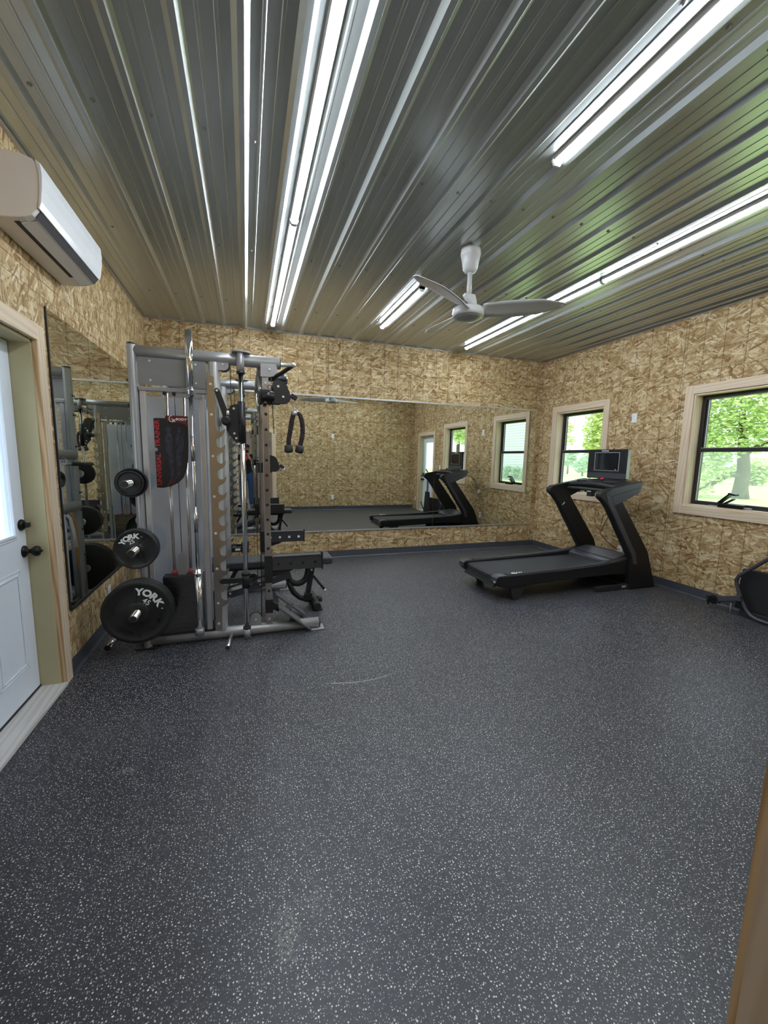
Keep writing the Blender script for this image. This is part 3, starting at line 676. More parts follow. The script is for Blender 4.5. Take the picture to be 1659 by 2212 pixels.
def side(Y, s, zc):
    """one side frame; s = outboard direction along y, zc = height of its pulley carriage"""
    o = lambda d: Y + s * d
    def yb(a, b): return tuple(sorted((o(a), o(b))))
    def bx(mb, x0, x1, d0, d1, z0, z1):
        a, b = yb(d0, d1); return mb.box(x0, x1, a, b, z0, z1)
    sd = '-y' if s < 0 else 'y'
    xr = 1.672 if s < 0 else 1.50
    rail = MB().cyl((0.37, Y, 0.050), (xr, Y, 0.050), 0.042, n=20).build('base_rail', 'frame', sm)
    MB().cyl((xr, Y, 0.050), (xr + 0.01, Y, 0.050), 0.040, n=20).build('end_cap', 'black', rail)
    bx(MB(), xr - 0.07, xr + 0.043, -0.055, 0.055, 0.0, 0.012).build('foot_plate', 'frame_light', rail, 0.006)
    bx(MB(), 0.30, 0.44, -0.05, 0.05, 0.0, 0.012).build('foot_plate', 'black', rail, 0.006)
    a, b = yb(-0.045, 0.045)
    up = MB().prism([(0.358 + 0.032 + 0.032 * math.cos(2 * PI * k / 20), Y + 0.05 * math.sin(2 * PI * k / 20)) for k in range(20)], 'z', 0.012, 2.185)
    up = up.build('rear_upright', 'frame', sm)
    MB().prism([(0.390 + 0.031 * math.cos(2 * PI * k / 20), Y + 0.049 * math.sin(2 * PI * k / 20)) for k in range(20)], 'z', 2.185, 2.198).build('end_cap', 'black', up)
    hz = MB()
    for z in (0.5, 0.74, 0.92, 1.08, 1.5, 1.78, 1.95): hz.cyl((0.357, Y + 0.02, z), (0.353, Y + 0.02, z), 0.009, n=10).cyl((0.357, Y - 0.02, z), (0.353, Y - 0.02, z), 0.009, n=10)
    each(hz, 'bolt', 'bronze', up)
    MB().cyl((0.40, Y, 2.150), (1.378, Y, 2.150), 0.043, n=24).build('top_beam', 'frame', sm)
    MB().cyl((1.378, Y, 2.150), (1.384, Y, 2.150), 0.041, n=24).build('end_cap', 'black', sm)
    hp = MB().prism(rounded(0.425, 0.862, 1.925, 2.108, 0.012), 'y', *yb(0.028, 0.040)).build('header_panel', 'panel', sm)
    each(bolts(MB(), [(0.50, o(0.040), 2.085), (0.50, o(0.040), 1.955), (0.79, o(0.040), 2.085), (0.79, o(0.040), 1.955)], sd, 0.008, 0.004), 'bolt', 'bolt', hp)
    bx(MB(), 0.42, 0.87, -0.02, 0.036, 1.885, 1.912).build('header_rail', 'frame', sm, 0.004)
    bx(MB(), 0.424, 0.462, -0.01, 0.030, 0.09, 1.885).build('shroud_channel', 'frame_light', sm, 0.006)
    bx(MB(), 0.800, 0.840, -0.01, 0.030, 0.09, 1.885).build('shroud_channel', 'frame_light', sm, 0.006)
    shr = MB().add([(0.462, o(0.018), 0.10), (0.800, o(0.018), 0.10), (0.800, o(0.018), 1.875), (0.462, o(0.018), 1.875)], [(0, 1, 2, 3)]).build('shroud', 'acrylic', sm)
    bx(MB(), 0.43, 0.835, -0.165, -0.160, 0.09, 1.87).build('inner_shroud', 'frosted', sm)
    cl = MB()
    for x in (0.57, 0.63, 0.70): bx(cl, x, x + 0.022, 0.010, 0.028, 1.862, 1.885)
    each(cl, 'clip', 'black', shr)
    st = MB()
    for q in range(13): bx(st, 0.50, 0.782, -0.125, -0.02, 0.085 + q * 0.034, 0.085 + q * 0.034 + 0.032)
    stack = thing_part('weight_stack', sm, (0.64, o(-0.07), 0.085)); each(st, 'stack_weight', 'black', stack, 0.002)
    each(MB().cyl((0.575, o(-0.072), 0.53), (0.575, o(-0.072), 0.56), 0.020, n=14).cyl((0.690, o(-0.072), 0.53), (0.690, o(-0.072), 0.56), 0.020, n=14), 'bumper', 'red', stack)
    for x in (0.575, 0.690): MB().cyl((x, o(-0.072), 0.08), (x, o(-0.072), 1.885), 0.0125, n=14).build('guide_rod', 'chrome', sm)
    bk = MB().prism([(0.605, 0.53), (0.660, 0.53), (0.660, 0.66), (0.655, 0.69), (0.633, 0.705), (0.610, 0.69), (0.605, 0.66)], 'y', *yb(-0.055, -0.048)).build('stack_pulley', 'frame_light', stack)
    MB().cyl((0.633, o(-0.06), 0.66), (0.633, o(-0.06), 1.885), 0.003, n=8).build('cable', 'black', stack)
    bx(MB(), 0.45, 0.86, -0.15, 0.03, 0.085, 0.10).build('stack_base', 'black', sm)
    # catch post and toothed plate
    MB().prism([(0.908 + 0.042 * math.cos(2 * PI * k / 24), Y - s * 0.004 + 0.048 * math.sin(2 * PI * k / 24)) for k in range(24)], 'z', 0.085, 2.115).build('catch_post', 'frame_light', sm)
    tips = [1.626 - 0.1172 * k for k in range(12)]
    cp = MB().prism(hook_plate(0.862, 0.910, 0.972, tips, 0.10, 2.005), 'y', *yb(0.046, 0.052)).build('catch_plate', 'nickel', sm)
    each(bolts(MB(), [(0.886, o(0.052), z) for z in (1.955, 1.74, 1.44, 1.14, 0.86, 0.585, 0.31, 0.145)], sd, 0.010, 0.006), 'bolt', 'bolt', cp)
    # pulley bracket of the counterweight at the top
    pb = MB().prism(rounded(0.895, 1.012, 2.062, 2.142, 0.036, 6), 'y', *yb(0.022, 0.030)).prism(rounded(0.895, 1.012, 2.062, 2.142, 0.036, 6), 'y', *yb(-0.006, 0.002)).build('pulley_bracket', 'frame', sm)
    MB().cyl((0.978, o(0.003), 2.098), (0.978, o(0.021), 2.098), 0.046, n=24).build('pulley_wheel', 'black', pb)
    each(bolts(MB(), [(0.972, o(0.030), 2.105), (0.925, o(0.030), 2.10)], sd, 0.008, 0.006), 'bolt', 'bolt', pb)
    MB().cyl((1.022, o(0.012), 2.09), (1.022, o(0.030), 1.60), 0.003, n=8).build('cable', 'black', sm)
    # guide rod with its sockets
    gx, gy = 1.094, o(0.055)
    MB().cyl((gx, gy, 0.07), (gx, gy, 2.08), 0.0175, n=18).build('smith_rod', 'chrome', sm)
    MB().lathe((gx, gy, 2.055), (0, 0, 1), [(0.027, 0), (0.027, 0.06), (0.024, 0.155)], 20).build('rod_socket', 'frame', sm)
    MB().cyl((gx, gy, 2.042), (gx, gy, 2.058), 0.030, n=20).build('collar', 'black', sm)
    MB().prism(rounded(1.035, 1.165, min(o(-0.045), o(0.085)), max(o(-0.045), o(0.085)), 0.04, 5), 'z', 2.194, 2.204).build('top_gusset', 'frame', sm)
    MB().lathe((gx, gy, 0.005), (0, 0, 1), [(0.026, 0), (0.027, 0.082)], 20).build('rod_socket', 'frame', sm)
    MB().cyl((gx, gy, 0.084), (gx, gy, 0.100), 0.030, n=20).build('collar', 'black', sm)
    # smith carriage
    cg = MB().cyl((gx, gy, 1.545), (gx, gy, 1.845), 0.0275, n=20).build('smith_carriage', 'black', sm)
    MB().prism([(1.075, 1.825), (1.022, 1.815), (1.000, 1.78), (0.985, 1.66), (0.985, 1.63), (1.06, 1.53), (1.075, 1.50)], 'y', *yb(0.060, 0.068)).build('carriage_plate', 'black', cg)
    each(bolts(MB(), [(1.040, o(0.068), 1.79), (1.040, o(0.068), 1.61), (1.052, o(0.068), 1.575), (1.066, o(0.068), 1.535)], sd, 0.009, 0.006), 'bolt', 'bolt', cg)
    hk = MB(); hk.prism([(0.912, 1.905), (0.918, 1.922), (0.935, 1.926), (0.948, 1.914), (1.012, 1.735), (0.968, 1.715)], 'y', *yb(0.085, 0.097)); hook = hk.build('safety_hook', 'black', cg, 0.003)
    each(bolts(MB(), [(0.930, o(0.097), 1.907)], sd, 0.009, 0.006), 'bolt', 'bolt', hook)
    MB().lathe((0.988, o(-0.02), 1.695), (0, s, 0), [(0.030, 0), (0.030, 0.13), (0.034, 0.132), (0.034, 0.165), (0.027, 0.167), (0.026, 0.205), (0.020, 0.206)], 24).build('bar_sleeve', 'black', cg)
    MB().cyl((1.000, o(0.13), 1.735), (1.000, o(0.13), 1.765), 0.010, n=10).build('bolt', 'bolt', cg)
    # safety stopper lower on the rod
    sp = MB().cyl((gx, gy, 0.42), (gx, gy, 0.545), 0.030, n=20).build('safety_stopper', 'black', sm)
    MB().cyl((gx, gy, 0.522), (gx, gy, 0.548), 0.034, n=20).build('collar', 'black', sp)
    MB().prism([(1.07, 0.508), (0.925, 0.512), (0.905, 0.500), (0.900, 0.490), (0.905, 0.478), (0.925, 0.468), (1.07, 0.468)], 'y', *yb(0.070, 0.084)).build('stopper_arm', 'black', sp, 0.003)
    # front post with adjustment holes
    fp_ = MB().box(1.243, 1.292, *yb(-0.025, 0.025), 0.085, 2.05).build('front_post', 'nickel', sm, 0.003)
    ho = MB()
    for q in range(15):
        z = 1.765 - q * 0.1165
        if z > 0.15: ho.cyl((1.268, o(0.0252), z), (1.268, o(0.0258), z), 0.0115, n=14)
    each(ho, 'adjustment_hole', 'black', fp_)
    MB().prism([(1.258, 2.05), (1.278, 2.05), (1.290, 2.04), (1.290, 1.975), (1.280, 1.958), (1.256, 1.958), (1.246, 1.975), (1.246, 2.04)], 'y', *yb(0.0255, 0.030)).build('post_bracket', 'frame', fp_)
    gp = MB().prism([(1.235, 2.135), (1.345, 2.135), (1.356, 2.11), (1.352, 2.075), (1.33, 2.05), (1.30, 2.04), (1.235, 2.04)], 'y', *yb(0.031, 0.040)).build('gusset', 'frame', sm)
    each(bolts(MB(), [(1.300, o(0.040), 2.095)], sd, 0.010, 0.010), 'bolt', 'bolt', gp)
    each(bolts(MB(), [(1.268, o(0.030), 1.995), (1.268, o(0.026), 0.13)], sd, 0.009, 0.007), 'bolt', 'bolt', fp_)
    MB().cyl((1.31, o(0.035), 2.05), (1.325, o(0.04), 1.62), 0.003, n=8).build('cable', 'black', sm)
    # pulley carriage on the post
    pc = MB().box(1.226, 1.312, *yb(-0.045, 0.045), zc - 0.055, zc + 0.055)
    pc = pc.build('pulley_carriage', 'black', sm, 0.006)
    MB().cyl((1.240, o(0.066), zc), (1.330, o(0.066), zc), 0.029, n=20).build('roller', 'black', pc)
    MB().cyl((1.20, o(0.03), zc + 0.02), (1.215, o(0.03), zc - 0.12), 0.009, n=10).build('release_handle', 'chrome', pc)
    MB().sphere((1.262, o(0.075), zc - 0.055), 0.017).build('pop_pin', 'red' if s > 0 else 'black', pc)
    bx(MB(), 1.310, 1.375, 0.005, 0.055, zc - 0.055, zc + 0.03).build('swivel_bracket', 'black', pc, 0.004)
    hs = [(x, zc + z) for x, z in PULLEY]
    ph = MB().prism(hs, 'y', *yb(0.048, 0.056)).prism(hs, 'y', *yb(0.012, 0.020)).build('pulley_housing', 'black', pc)
    MB().cyl((1.375, o(0.021), zc + 0.062), (1.375, o(0.047), zc + 0.062), 0.060, n=24).cyl((1.405, o(0.021), zc + 0.002), (1.405, o(0.047), zc + 0.002), 0.048, n=24).build('pulley_wheel', 'rubber', ph)
    each(bolts(MB(), [(1.360, o(0.056), zc + 0.078), (1.396, o(0.056), zc + 0.003)], sd, 0.010, 0.008), 'bolt', 'bolt', ph)
    MB().beam((1.455, o(0.034), zc + 0.022), (1.500, o(0.034), zc - 0.004), 0.034, 0.034).build('cable_stop', 'black', ph, 0.004)
    MB().beam((1.285, o(0.04), zc + 0.09), (1.345, o(0.04), zc + 0.085), 0.03, 0.016).beam((1.30, o(0.04), zc + 0.04), (1.37, o(0.04), zc + 0.015), 0.03, 0.010).build('swivel_arm', 'chrome', pc)
    MB().cyl((1.305, o(0.03), zc - 0.075), (1.335, o(0.03), zc - 0.075), 0.007, n=10).build('pull_pin', 'chrome', pc)
    # spotter arm
    sv = MB().box(1.238, 1.298, *yb(-0.034, 0.034), 0.435, 0.660).build('spotter_sleeve', 'black', sm, 0.004)
    arm = MB().box(1.298, 1.698, *yb(-0.026, 0.026), 0.532, 0.640).build('spotter_arm', 'vinyl', sm, 0.003)
    MB().box(1.310, 1.694, *yb(-0.030, 0.030), 0.640, 0.650).build('arm_pad', 'tread_grey', arm, 0.002)
    MB().box(1.698, 1.706, *yb(-0.034, 0.034), 0.522, 0.664).build('end_flange', 'black', arm)
    ah = MB()
    for x in (1.345, 1.443, 1.542, 1.642): ah.cyl((x, Y - 0.0262, 0.585), (x, Y - 0.0268, 0.585), 0.013, n=14)
    each(ah, 'arm_hole', 'poster_black' if s < 0 else 'white_ink', arm)
    MB().prism([(1.298, 0.528), (1.46, 0.528), (1.44, 0.515), (1.298, 0.475)], 'y', *yb(-0.012, 0.012)).build('arm_gusset', 'black', sm)
    # low pulley by the post foot
    lp = MB().prism([(1.118, 0.09), (1.205, 0.09), (1.205, 0.14)] + [(1.1615 + 0.0435 * math.cos(PI * k / 10), 0.145 + 0.045 * math.sin(PI * k / 10)) for k in range(1, 10)] + [(1.118, 0.14)], 'y', *yb(0.014, 0.020)).build('low_pulley', 'frame', sm)
    MB().cyl((1.1615, o(-0.006), 0.148), (1.1615, o(0.014), 0.148), 0.046, n=24).build('pulley_wheel', 'black', lp)
    each(bolts(MB(), [(1.1615, o(0.020), 0.135)], sd, 0.009, 0.007), 'bolt', 'bolt', lp)
    MB().cyl((1.208, o(0.004), 0.15), (1.225, o(0.02), 1.9), 0.003, n=8).build('cable', 'black', sm)
    # plate horns, band pegs
    for x, z in HORNS:
        hn = MB().lathe((x, o(0.04), z), (0, s, 0), [(0.036, 0), (0.036, 0.05), (0.0245, 0.052), (0.0245, 0.285)], 20).build('plate_horn', 'chrome', sm)
        MB().cyl((x, o(0.325), z), (x, o(0.332), z), 0.0225, n=20).build('end_cap', 'black', hn)
    pg = MB().cyl((0.984, o(0.03), 0.050), (0.955, o(0.262), 0.038), 0.013, n=14).build('band_peg', 'chrome', sm)
    MB().cyl((0.955, o(0.262), 0.038), (0.9545, o(0.268), 0.038), 0.0145, n=14).build('end_cap', 'black', pg)
PULLEY = [(1.325, 0.112), (1.345, 0.126), (1.368, 0.128), (1.396, 0.113), (1.424, 0.082), (1.444, 0.047), (1.451, 0.012), (1.443, -0.020), (1.424, -0.040), (1.400, -0.047), (1.36, -0.045), (1.335, -0.055), (1.335, 0.02), (1.318, 0.07), (1.318, 0.098)]
HORNS = [(0.372, 0.345), (0.385, 0.795), (0.372, 1.250)]
side(YN, -1, 1.895)
side(YF, 1, 1.33)
# things that tie the two sides together
MB().box(1.212, 1.276, YN + 0.03, YF - 0.03, 2.075, 2.135).build('front_crossmember', 'frame', sm, 0.012)
for z in (1.425, 0.965): MB().cyl((0.385, YN + 0.03, z), (0.385, YF - 0.03, z), 0.044, n=20).build('rear_crossmember', 'frame', sm)
MB().cyl((0.36, YN + 0.04, 0.050), (0.36, YF - 0.04, 0.050), 0.040, n=20).build('rear_crossmember', 'frame', sm)
rb = MB().cyl((0.14, 3.52, 0.050), (0.40, 3.52, 0.050), 0.03, n=16).build('rear_stub', 'frame', sm)
MB().cyl((0.145, 3.50, 0.055), (0.134, 3.285, 0.045), 0.020, n=16).build('band_peg', 'chrome', sm)
MB().cyl((0.134, 3.285, 0.045), (0.1337, 3.279, 0.045), 0.021, n=16).build('end_cap', 'black', sm)
MB().cyl((1.0, YN - 0.03, 1.695), (1.0, YF + 0.03, 1.695), 0.0155, n=18).build('smith_bar', 'chrome', sm)
T_ = (1.492, 3.42, 2.168)
MB().tube([(1.25, 3.47, 2.15), (1.34, 3.455, 2.165), T_], 0.016, 14).build('pull_up_bar', 'frame_light', sm)
MB().tube([(1.27, 3.62, 2.075), (1.33, 3.60, 2.085), (1.40, 3.53, 2.115), T_], 0.016, 14).build('pull_up_bar', 'black', sm)
MB().sphere(T_, 0.020).build('tube_end', 'frame_light', sm)
for y0, z0 in ((3.66, 2.090), (3.86, 2.145)):
    g2 = MB().cyl((1.276, y0, z0 - 0.005), (1.335, y0, z0), 0.019, n=14).build('grip_stub', 'chrome', sm)
    MB().cyl((1.335, y0, z0), (1.455, y0, z0 + 0.010), 0.020, n=16).build('pull_up_grip', 'rubber', sm)
    MB().cyl((1.455, y0, z0 + 0.010), (1.468, y0, z0 + 0.0105), 0.019, n=16).build('tube_end', 'chrome', sm)
MB().beam((1.455, 3.70, 2.09), (1.41, 3.80, 2.02), 0.03, 0.03).build('grip_brace', 'black', sm)
MB().tube([(1.225, 3.42, 2.06), (1.228, 3.42, 1.97), (1.24, 3.42, 1.93), (1.255, 3.41, 1.915)], 0.010, 10).build('cable_guard', 'chrome', sm)
# foot plates for low rows
fb = MB().beam((1.292, YN + 0.0, 0.235), (1.345, YN + 0.02, 0.200), 0.05, 0.05).beam((1.33, 3.33, 0.21), (1.335, 3.66, 0.21), 0.04, 0.04).build('row_bracket', 'black', sm)
MB().box(1.238, 1.298, YN - 0.034, YN + 0.034, 0.182, 0.298).build('row_sleeve', 'black', sm, 0.004)
dn = Vector((0.250, 0, -0.205)).normalized()
for y0, y1 in ((3.255, 3.385), (3.575, 3.69)):
    c0 = Vector((1.340, (y0 + y1) / 2, 0.232)); c1 = Vector((1.592, (y0 + y1) / 2, 0.020))
    MB().beam(c0, c1, y1 - y0, 0.013).build('row_foot_plate', 'plate_grey', sm, 0.002)
MB().beam((1.42, 3.38, 0.158), (1.46, 3.60, 0.128), 0.06, 0.012).build('row_foot_link', 'tread_grey', sm)
MB().beam((1.44, 3.33, 0.10), (1.50, 3.33, 0.05), 0.04, 0.05).build('row_foot_stand', 'black', sm)
# placard on the near shroud
PY = YN - 0.0215
pc_ = [(0.503, 1.207), (0.545, 1.205), (0.600, 1.218), (0.645, 1.242), (0.680, 1.280), (0.703, 1.340), (0.716, 1.42), (0.722, 1.53), (0.724, 1.716), (0.722, 1.722), (0.588, 1.722), (0.580, 1.716), (0.577, 1.702),
       (0.508, 1.700), (0.503, 1.694), (0.503, 1.493), (0.520, 1.489), (0.520, 1.471), (0.503, 1.467)]
pl = MB().prism(pc_, 'y', PY - 0.003, PY).build('placard', 'poster_black', sm)
MB().prism([(0.589, 1.720), (0.722, 1.720), (0.722, 1.645), (0.700, 1.668), (0.660, 1.676), (0.590, 1.680)], 'y', PY - 0.0034, PY - 0.003).build('placard_banner', 'poster_dark_red', pl)
text('UNIVERSAL', 0.043, 'poster_red', pl, facing((0.524, PY - 0.0036, 1.338), (0, 0, 1), (-1, 0, 0)), 'lettering', 0.0004, 0.0009, sx=1.04)
text('TRAINER', 0.043, 'poster_red', pl, facing((0.524, PY - 0.0036, 1.592), (0, 0, 1), (-1, 0, 0)), 'lettering', 0.0004, 0.0009, sx=1.10)
text('BODY', 0.022, 'white_ink', pl, facing((0.678, PY - 0.0042, 1.697), (1, 0, 0), (0, 0, 1)), 'lettering', 0.0004, 0.0006, shear=0.3, sx=1.2)
text('x', 0.042, 'white_ink', pl, facing((0.634, PY - 0.0042, 1.690), (1, 0, 0), (0, 0, 1)), 'lettering', 0.0004, 0.0004, sx=0.85)
arc = [(0.617 + 0.014 * math.cos(math.radians(a)) * (1.0 if a < 250 else 0.9), PY - 0.0042, 1.699 + 0.021 * math.sin(math.radians(a))) for a in range(70, 300, 15)] + [(0.628, PY - 0.0042, 1.690), (0.626, PY - 0.0042, 1.698), (0.617, PY - 0.0042, 1.699)]
MB().tube(arc, 0.0024, 6).build('emblem', 'white_ink', pl)
def figure(cx, flip):
    m_ = MB(); y = PY - 0.0034
    m_.sphere((cx, y, 1.622), 0.020, 14, (0.85, 0.03, 1.05))
    def seg(pts, w):
        for (xa, za, wa), (xb_, zb, wb_) in zip(pts[:-1], pts[1:]):
            m_.add([(cx + flip * xa - wa, y - 0.0006, za), (cx + flip * xa + wa, y - 0.0006, za), (cx + flip * xb_ + wb_, y - 0.0006, zb), (cx + flip * xb_ - wb_, y - 0.0006, zb)], [(0, 1, 2, 3)])
    seg([(0, 1.603, 0.008), (0.004, 1.592, 0.014), (0.008, 1.570, 0.019), (0.006, 1.53, 0.018), (0.004, 1.49, 0.015), (0.003, 1.465, 0.018), (0.006, 1.44, 0.021), (0.009, 1.41, 0.017), (0.011, 1.36, 0.012), (0.012, 1.33, 0.013), (0.013, 1.29, 0.008), (0.010, 1.272, 0.012)], 1)
    seg([(-0.014, 1.585, 0.007), (-0.020, 1.53, 0.006), (-0.018, 1.48, 0.005), (-0.012, 1.45, 0.005)], 1)
    return m_.build('anatomy_figure', 'figure', pl, fix=False)
figure(0.594, 1); figure(0.664, -1)
MB().beam((0.575, PY - 0.0034, 1.222), (0.612, PY - 0.0034, 1.285), 0.001, 0.006, (1, 0, 0)).beam((0.60, PY - 0.0034, 1.232), (0.64, PY - 0.0034, 1.29), 0.001, 0.004, (1, 0, 0)).build('placard_streak', 'poster_dark_red', pl)
# bar holders for the upright barbell
bh = MB().prism([(0.700, 1.872), (0.698, 1.850), (0.735, 1.840), (0.752, 1.848), (0.752, 1.892), (0.744, 1.896), (0.742, 1.876)], 'y', 3.235, 3.262).prism([(0.830, 1.872), (0.834, 1.848), (0.795, 1.840), (0.776, 1.848), (0.776, 1.892), (0.784, 1.896), (0.787, 1.876)], 'y', 3.235, 3.262)
bh.box(0.752, 0.776, 3.262, YN - 0.02, 1.862, 1.880); bh.build('bar_holder', 'panel', sm, 0.002)
MB().lathe((0.752, 3.250, 0.085), (0, 0, 1), [(0.032, 0), (0.032, 0.05), (0.0275, 0.052)], 20).beam((0.752, 3.255, 0.095), (0.752, 3.32, 0.075), 0.05, 0.02).build('bar_cup', 'frame', sm)

# ---- barbell standing upright
bb = thing('barbell', 'chrome olympic barbell stored upright at the near side of the smith machine', 'barbell', (0.756, 3.25, 0.14))
BX, BY = 0.756, 3.25
MB().cyl((BX, BY, 0.137), (BX, BY, 0.565), 0.0245, n=24).build('sleeve', 'chrome', bb)
MB().lathe((BX, BY, 0.562), (0, 0, 1), [(0.035, 0), (0.035, 0.012), (0.029, 0.016), (0.029, 0.038), (0.022, 0.042)], 24).build('collar', 'chrome', bb)
MB().cyl((BX, BY, 0.60), (BX, BY, 1.86), 0.0135, n=20).build('shaft', 'chrome', bb)
for z0, z1 in ((0.88, 1.07), (1.40, 1.58)): MB().cyl((BX, BY, z0), (BX, BY, z1), 0.0142, n=20).build('knurling', 'nickel', bb)
MB().lathe((BX, BY, 1.905), (0, 0, -1), [(0.031, 0), (0.031, 0.012), (0.027, 0.016), (0.027, 0.036), (0.022, 0.040)], 24).build('collar', 'chrome', bb)
MB().cyl((BX, BY, 1.90), (BX, BY, 2.300), 0.0245, n=24).build('sleeve', 'chrome', bb)

# ---- weight plates
def plate(x, yf, z, s, R, th, label, lab=None, spoke=0.05, hole=0.0253):
    """cast iron plate; yf = y of its outer face, s = outboard direction"""
    t = thing('weight_plate', label, 'weight plate', (x, yf, z), 'cast iron plates on the horns')
    prof = [(hole, 0.0), (R * 0.27, 0.0), (R * 0.30, -0.004), (R * 0.34, -0.010), (R * 0.80, -0.010), (R * 0.86, -0.004), (R * 0.90, 0.0), (R * 0.97, 0.0), (R, -0.005), (R, -th + 0.004), (R * 0.97, -th), (hole, -th)]
    mb = MB(); n = 56; Rm = rot_to((0, s, 0)); vs = []
    for r, q in prof:
        for i in range(n):
            a = 2 * PI * i / n; vs.append(Vector((x, yf, z)) + Rm @ Vector((r * math.cos(a), r * math.sin(a), q)))
    m = len(prof); mb.add(vs, [(k * n + i, k * n + (i + 1) % n, ((k + 1) % m) * n + (i + 1) % n, ((k + 1) % m) * n + i) for k in range(m) for i in range(n)], True)
    for a in ((spoke, PI / 2 + spoke, PI + spoke, 1.5 * PI + spoke) if R > 0.2 else (spoke, spoke + 2 * PI / 3, spoke + 4 * PI / 3) if R > 0.12 else ()):
        d = Vector((math.cos(a), 0, math.sin(a)))
        mb.beam(Vector((x, yf - s * 0.009, z)) + d * R * 0.30, Vector((x, yf - s * 0.009, z)) + d * R * 0.84, 0.010, 0.010, (0, s, 0))
    body = mb.build('plate_body', 'iron', t)
    dmod = body.modifiers.new('edge', 'EDGE_SPLIT'); dmod.split_angle = math.radians(50)
    if lab:
        word, num, amid, span, size = lab
        for k, ch in enumerate(word):
            a = math.radians(amid + span * (0.5 - (k + 0.5) / len(word))); d = Vector((math.cos(a), 0, math.sin(a)))
            text(ch, size, 'white_ink', t, facing(Vector((x, yf + s * -0.0085, z)) + d * R * 0.665, (math.sin(a), 0, -math.cos(a)), d), 'raised_letter', 0.0025, size * 0.042, sx=1.12)
        a = math.radians(amid - span * 0.62); d = Vector((math.cos(a), 0, math.sin(a)))
        MB().cyl(Vector((x, yf + s * -0.0085, z)) + d * R * 0.70, Vector((x, yf + s * -0.006, z)) + d * R * 0.70, R * 0.028, n=12).build('raised_mark', 'grey_ink', t)
        if num:
            a = math.radians(amid - 3); d = Vector((math.cos(a), 0, math.sin(a)))
            text(num, size * 0.80, 'white_ink', t, facing(Vector((x, yf + s * -0.0085, z)) + d * R * 0.42, (math.sin(a), 0, -math.cos(a)), d), 'raised_number', 0.002, size * 0.006)
    if R > 0.2:
        for word, amid in (('BARBELL', 155), ('OLYMPIC', -28), ('STANDARD', 245)):
            for k, ch in enumerate(word):
                a = math.radians(amid + 62 * (0.5 - (k + 0.5) / len(word))); d = Vector((math.cos(a), 0, math.sin(a)))
                text(ch, 0.034, 'iron', t, facing(Vector((x, yf + s * -0.0085, z)) + d * R * 0.665, (math.sin(a), 0, -math.cos(a)), d), 'raised_letter', 0.002, 0.0004)
    return t
X0, Z0 = HORNS[0]; X1, Z1 = HORNS[1]; X2, Z2 = HORNS[2]
oN = lambda d: YN - d
plate(X0, oN(0.208), Z0, -1, 0.2225, 0.036, 'largest front weight plate with white raised letters, nearest the floor on the near side', ('YORK', '45', 54, 78, 0.066))
plate(X0, oN(0.168), Z0, -1, 0.2225, 0.036, 'second large weight plate tucked right behind the lowest lettered plate')
plate(X0, oN(0.128), Z0, -1, 0.2225, 0.036, 'innermost large weight plate on the lowest near horn, against the frame')
plate(X1, oN(0.205), Z1, -1, 0.137, 0.042, 'middle sized weight plate with small white letters on the near side', ('YORK', '25', 116, 80, 0.047), 1.05)
plate(X1, oN(0.160), Z1, -1, 0.137, 0.042, 'middle sized weight plate behind the one with small white letters')
plate(X2, oN(0.195), Z2, -1, 0.084, 0.028, 'smallest plain weight plate in front on the top near horn')
plate(X2, oN(0.165), Z2, -1, 0.100, 0.034, 'slightly larger plain plate behind the smallest one on the top near horn')
oF = lambda d: YF + d
for k, d in enumerate((0.128, 0.168, 0.208)): plate(X0, oF(d), Z0, 1, 0.2225, 0.036, ('innermost', 'middle', 'outermost')[k] + ' large plate on the lowest far horn, seen in the left mirror')
for k, d in enumerate((0.160, 0.205)): plate(X1, oF(d), Z1, 1, 0.137, 0.042, ('inner', 'outer')[k] + ' middle sized plate on the far side, seen in the left mirror')
for k, d in enumerate((0.165, 0.195)): plate(X2, oF(d), Z2, 1, (0.100, 0.084)[k], (0.034, 0.028)[k], ('inner', 'outer')[k] + ' small plate on the top far horn, seen in the left mirror')

# ---- triceps rope on the near pulley
RX, RY, RZ = 1.492, YN - 0.034, 1.887
rp_ = thing('triceps_rope', 'dark braided pulldown rope hanging from the near cable pulley', 'cable attachment', (RX, RY, RZ))
ring = [(RX + 0.012 * math.cos(2 * PI * k / 14), RY, RZ - 0.040 + 0.036 * math.sin(2 * PI * k / 14)) for k in range(14)]
MB().tube(ring, 0.0038, 8, True).build('carabiner', 'chrome', rp_)
MB().beam((RX, RY, RZ - 0.068), (RX, RY, RZ - 0.10), 0.012, 0.016, (1, 0, 0)).cyl((RX - 0.030, RY - 0.005, RZ - 0.112), (RX + 0.018, RY + 0.005, RZ - 0.098), 0.019, n=18).build('eyelet', 'frame_light', rp_)
L_ = [(-0.018, -0.115), (-0.028, -0.150), (-0.036, -0.20), (-0.047, -0.26), (-0.056, -0.31), (-0.056, -0.350)]
R_ = [(0.016, -0.100), (0.034, -0.118), (0.046, -0.155), (0.052, -0.20), (0.052, -0.25), (0.045, -0.30), (0.032, -0.352)]
